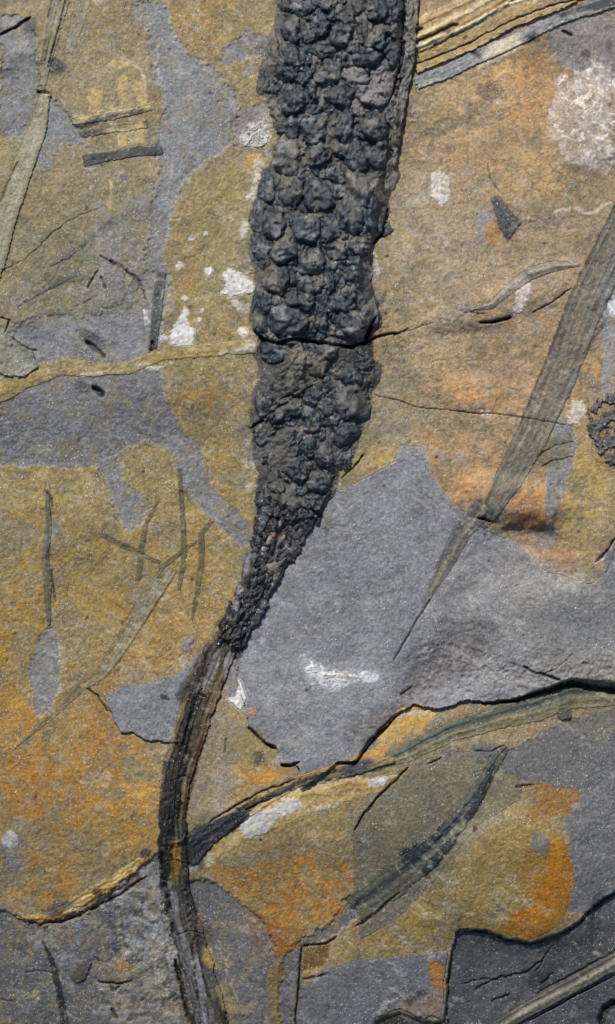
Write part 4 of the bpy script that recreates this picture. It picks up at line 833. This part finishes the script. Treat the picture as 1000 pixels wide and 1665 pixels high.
roots = {'rock_face': rock}
def root_for(nm):
    if nm not in roots:
        e = bpy.data.objects.new(nm, None); scn.collection.objects.link(e); e.empty_display_size = .01
        roots[nm] = e
    return roots[nm]
cone = root_for(CONE); cone.location = tuple(world(np.array(520.), np.array(560.), np.array(0.)))
cone['label'] = 'long dark scaly fossil cone tapering down into its coal stalk and striped stem'
cone['category'] = 'fossil cone'
for pc in PIECES:
    mk = F == pc['i']
    if mk.sum() < 6: print('tiny piece', pc['name'], pc['label']); continue
    Q = face_quads(mk)
    used, inv = np.unique(Q.ravel(), return_inverse=True); Q = inv.reshape(-1, 4)
    ids = ID.ravel()[used]; h = np.where(ids == pc['i'], H.ravel()[used], np.minimum(HU.ravel()[used], H.ravel()[used]))
    x, y = X.ravel()[used], Y.ravel()[used]
    top = world(x, y, h)
    # skirt
    E = np.concatenate([Q[:, [0, 1]], Q[:, [1, 2]], Q[:, [2, 3]], Q[:, [3, 0]]])
    key = np.sort(E, 1); _, ix, cnt = np.unique(key[:, 0].astype(np.int64)*len(used)+key[:, 1], return_index=True, return_counts=True)
    B = E[ix[cnt == 1]]; bv, binv = np.unique(B.ravel(), return_inverse=True); Bq = binv.reshape(-1, 2)
    bot = world(x[bv], y[bv], h[bv]-pc['drop'])
    sk = np.stack([B[:, 1], B[:, 0], len(used)+Bq[:, 0], len(used)+Bq[:, 1]], 1)
    co = np.concatenate([top, bot]); cc = C.reshape(-1, 3)[used]; cc = np.concatenate([cc, cc[bv]])
    ctr = np.array([top[:, 0].mean(), top[:, 1].mean(), top[:, 2].min()])
    par = None
    if pc['parent'] in ROOTS and pc['parent'] not in roots:
        nm, lb, ct = ROOTS[pc['parent']]
        e = bpy.data.objects.new(nm, None); scn.collection.objects.link(e); e.empty_display_size = .01; e.location = tuple(ctr)
        e['label'] = lb; e['category'] = ct; e['group'] = LEAF; roots[pc['parent']] = e
    if pc['parent']: par = root_for(pc['parent'])
    me = make_mesh(pc['name'], co-ctr, np.concatenate([Q, sk]), cc)
    o = link(pc['name'], me, pc['mat'], par)
    o.location = tuple(ctr-(np.array(par.location) if par else 0))
    if pc['label']: o['label'] = pc['label']
    if pc['cat']: o['category'] = pc['cat']
    if pc['group']: o['group'] = pc['group']

# ------------------------------------------------------------------ scales of the cone
SC = """488 12 44 36;527 6 42 26;562 24 38 34;612 14 46 36;478 50 46 44;520 42 40 40;566 56 54 46;592 46 34 46;616 62 42 42;450 82 28 62;
540 80 46 36;482 90 50 38;436 124 36 62;462 112 44 46;490 122 40 36;536 116 48 48;576 124 50 42;608 98 62 44;514 146 32 30;482 164 52 36;
452 175 30 40;560 158 62 40;606 152 60 42;474 206 46 46;520 212 58 46;570 206 46 60;612 206 52 46;644 208 30 64;473 252 58 68;516 250 50 44;556 240 36 36;
582 256 46 50;618 256 48 38;636 280 28 60;440 304 42 54;472 306 46 58;516 318 60 54;553 282 40 36;586 306 38 78;618 304 26 62;605 342 42 62;572 348 50 62;
424 350 36 56;456 374 56 46;502 372 52 52;540 372 36 40;622 368 30 38;420 402 26 46;464 406 50 40;506 424 54 50;546 404 36 46;592 402 36 34;
449 452 56 50;504 464 46 40;540 456 30 38;582 440 46 46;420 502 28 84;470 520 74 54;490 488 54 32;566 490 48 42;572 526 54 44;530 520 30 52;600 512 36 42;
440 574 36 34;482 586 36 44;518 592 42 40;534 570 50 34;592 588 38 28;484 622 46 46;456 626 26 56;568 652 68 68;430 658 32 46;452 674 38 26;504 682 36 44;
562 704 54 38;532 742 40 40;434 722 26 70;490 770 44 40;526 788 46 38;452 782 32 46;566 612 48 34;600 612 28 36;478 660 36 34;540 632 34 30;508 728 34 34;466 740 28 60;560 748 30 34;470 812 40 34;508 816 44 30;545 668 26 40"""
lst = [tuple(float(t)*(.9 if n_ > 1 else 1) for n_, t in enumerate(s.split())) for s in SC.replace('\n', '').split(';')]
cov = list(lst)
for ry in range(0, 36):       # smaller scales filling the gaps between the large ones
    y = 4+ry*23.5
    for rx in range(0, 9):
        l = np.interp(y, ylist, lef)+12; r = np.interp(y, ylist, rig)-12
        x = l+(r-l)*((rx+.5*(ry % 2)+.25)/9)+rnd.uniform(-6, 6); yy_ = y+rnd.uniform(-6, 6)
        if rnd.random() < (.85 if yy_ < 560 else .5) and all((x-c[0])**2/(c[2]*.36)**2+(yy_-c[1])**2/(c[3]*.36)**2 > 1 for c in cov):
            s = rnd.uniform(18, 28); t = (x, yy_, s, s*rnd.uniform(.9, 1.4)); cov.append(t)
def samp(A, x, y):
    j = np.clip(np.searchsorted(xs, x), 0, NX-1); i = np.clip(np.searchsorted(ys, y), 0, NY-1); return A[i, j]
NU, NV = 23, 25
uu, vv = np.meshgrid(np.linspace(-1, 1, NU), np.linspace(-1, 1, NV))
gi = np.arange(NU*NV).reshape(NV, NU)
gq = np.stack([gi[1:, :-1].ravel(), gi[1:, 1:].ravel(), gi[:-1, 1:].ravel(), gi[:-1, :-1].ravel()], 1)
cl = np.array(cone.location)
def rdg(x, y, sc, n, sd_):          # sharp-crested noise, 0..1
    r = 0; t = 0; a = 1
    for k in range(n):
        r = r+a*(1-np.abs(noise(x, y, sc/2**k, sd_+k*7))*1.6); t += a; a *= .6
    return r/t
cov = [c for c in cov if not (c[1] > 560 and c[2] < 26 and rnd.random() < .5)]
for k, (x, y, w_, h_) in enumerate(cov[:298]):
    big = k < len(lst)
    wid = np.interp(vv, [-1, -.75, -.1, .45, .8, 1], [.12, .45, .95, 1.0, .72, .25])
    ang = rnd.uniform(-.45, .45); sk_ = rnd.uniform(-.3, .3)
    lx = uu*wid*w_*.57+sk_*vv*w_*.5; ly = (vv-.12*uu*uu)*h_*.66
    gx = x+lx*math.cos(ang)-ly*math.sin(ang); gy = y+lx*math.sin(ang)+ly*math.cos(ang)
    gx = gx+7*fbm(gx, gy, 15, 4, 111, .7); gy = gy+7*fbm(gx, gy, 15, 4, 112, .7)
    flat = 1 if y < 560 else .8
    ql = (x-np.interp(y, ylist, lef))/(np.interp(y, ylist, rig)-np.interp(y, ylist, lef)); flat *= .5+.5*min(1, max(0, min(ql, 1-ql))/.14)
    amp = (w_*.24+rnd.uniform(2, 7))*flat*(1 if big else .6)
    u0 = rnd.uniform(-.4, .4); v0 = rnd.uniform(-.05, .4)
    f1 = (1+vv)/(1+v0); f2 = (1-vv)/(1-v0)*rnd.uniform(1., 1.5); f3 = (1-np.abs(uu-u0)/(1+abs(u0)*np.sign(uu-u0)*-1+.001))*rnd.uniform(1.3, 2.2)
    pl = np.minimum(np.minimum(f1, f2), np.minimum(f3, rnd.uniform(.75, 1.)))
    fo = ss(0, .55, pl)*.55+.45*np.clip(pl, 0, 1)
    st = rdg(gx*1.0+gy*sk_, gy*.35, 8, 3, 117)          # fine lengthwise folds
    cr = rdg(gx, gy, 17, 4, 119)
    cr2 = rdg(gx, gy, 9, 3, 131); hh = amp*fo*(.60+.50*cr)+4.2*(st-.5)*fo+3.2*(cr2-.5)+2.4*(cr-.5)*(1-fo)+1.2*fbm(gx, gy, 5, 2, 113, .8)
    hh = hh-3.0*np.maximum(np.abs(uu)**8, np.abs(vv)**10)
    inner = samp(H, gx, gy); base = np.minimum(inner, samp(H, np.full_like(gx, x), np.full_like(gy, y))+6)
    hz = base+hh+rnd.uniform(-1.5, 1.5)*flat
    # a brown clay film on some faces, blue-black coal on others, painted pale highlights (gl), broken along noise
    tt = ss(-.02, .26, fbm(gx, gy, 20, 5, 114, .7)+.22*rnd.uniform(-1, 1)-.12*vv); gl = ss(.12, .4, fbm(gx, gy, 13, 4, 115, .75))
    c = lin((104, 99, 90))*tt[..., None]+lin((40, 50, 57))*(1-tt[..., None]); c = c*(1-.45*gl[..., None])+lin((146, 148, 151))*.45*gl[..., None]
    dk = ss(.15, .3, fbm(gx, gy, 11, 4, 116, .75))[..., None]; c = c*(1-.6*dk)+lin((26, 33, 40))*.6*dk
    c = c*(.85+.3*rnd.random())*(1+.35*fbm(gx*1.3, gy*.45, 5., 2, 120, .8))[..., None]
    if 575 < x < 655 and 118 < y < 180: c = c*.4+.6*lin((138, 131, 131))
    if 425 < x < 520 and 575 < y < 640: c = c*.5+.5*lin((112, 102, 80))
    if y > 600: c = c*.78*np.array([.96, 1., 1.05])
    c = c*(1+.35*(cr2-.5)[..., None]*0)
    co = world(gx.ravel(), gy.ravel(), hz.ravel())
    ctr = co.mean(0); me = make_mesh('scale', co-ctr, gq, np.clip(c.reshape(-1, 3), .006, .9))
    o = link('scale', me, 'cone', cone); o.location = tuple(ctr-cl)
def shard(x, y, l, wd, ang, th, tilt, rgb, mat):
    n = 7; bm = []; ca, sa = math.cos(ang), math.sin(ang); r_ = [rnd.uniform(.7, 1.15) for _ in range(n)]
    px_ = [math.cos(2*math.pi*i/n+.3)*l*r_[i] for i in range(n)]; py_ = [math.sin(2*math.pi*i/n+.3)*wd*r_[i] for i in range(n)]
    X_ = np.array([x]+[x+a*ca-b*sa for a, b in zip(px_, py_)]); Y_ = np.array([y]+[y+a*sa+b*ca for a, b in zip(px_, py_)])
    b0_ = float(samp(H, np.array([x]), np.array([y]))[0])
    Z_ = np.array([b0_+th*1.25]+[b0_+th*.7+tilt*a/l for a in px_])
    top = world(X_, Y_, Z_); bot = world(X_[1:], Y_[1:], np.full(n, b0_-4.)); co = np.concatenate([top, bot])
    f = [(0, 1+(i+1) % n, 1+i) for i in range(n)]+[(1+i, 1+(i+1) % n, n+1+(i+1) % n, n+1+i) for i in range(n)]
    me = bpy.data.meshes.new('shard'); ctr = co.mean(0); me.from_pydata([tuple(v) for v in co-ctr], [], f)
    a = me.attributes.new('stone_colour', 'FLOAT_COLOR', 'POINT'); c_ = lin(rgb)
    a.data.foreach_set('color', np.concatenate([np.clip(c_*np.array([[rnd.uniform(.8, 1.2)] for _ in range(len(co))]), .004, .9), np.ones((len(co), 1))], 1).astype(np.float32).ravel())
    me.update(); o = link('shard', me, mat, cone); o.location = tuple(ctr-cl)
for k in range(190):
    if k < 70:
        y = rnd.uniform(566, 850); l_, r_ = np.interp(y, ylist, lef)+8, np.interp(y, ylist, rig)-8; x = rnd.uniform(l_, r_)
        if x < l_+.45*(r_-l_) and y < 660 and rnd.random() < .7: x = r_-(x-l_)
        ang = rnd.gauss(-.9, .7)
    else:
        t = rnd.random(); y = 840+t*210; x = np.interp(y, [840, 870, 930, 985, 1045], [466, 452, 428, 404, 372])+rnd.uniform(-1, 1)*np.interp(y, [840, 930, 1045], [38, 24, 18]); ang = rnd.gauss(-1.15, .35)
    pal = rnd.choice([(34, 40, 46), (24, 28, 34), (58, 62, 66), (84, 82, 80), (30, 34, 40), (22, 26, 32), (40, 46, 52), (138, 130, 124) if rnd.random() < .6 else (50, 50, 52)])
    shard(x, y, rnd.uniform(4, 11), rnd.uniform(2, 4.5), ang, rnd.uniform(1.5, 5), rnd.uniform(-2.5, 2.5), pal, 'cone' if sum(pal) > 200 else 'coal')
print('pieces', len(PIECES), 'scales', min(298, len(cov)), 'grid', NX, NY, 'tris', sum(len(m_.polygons) for m_ in bpy.data.meshes)*2)
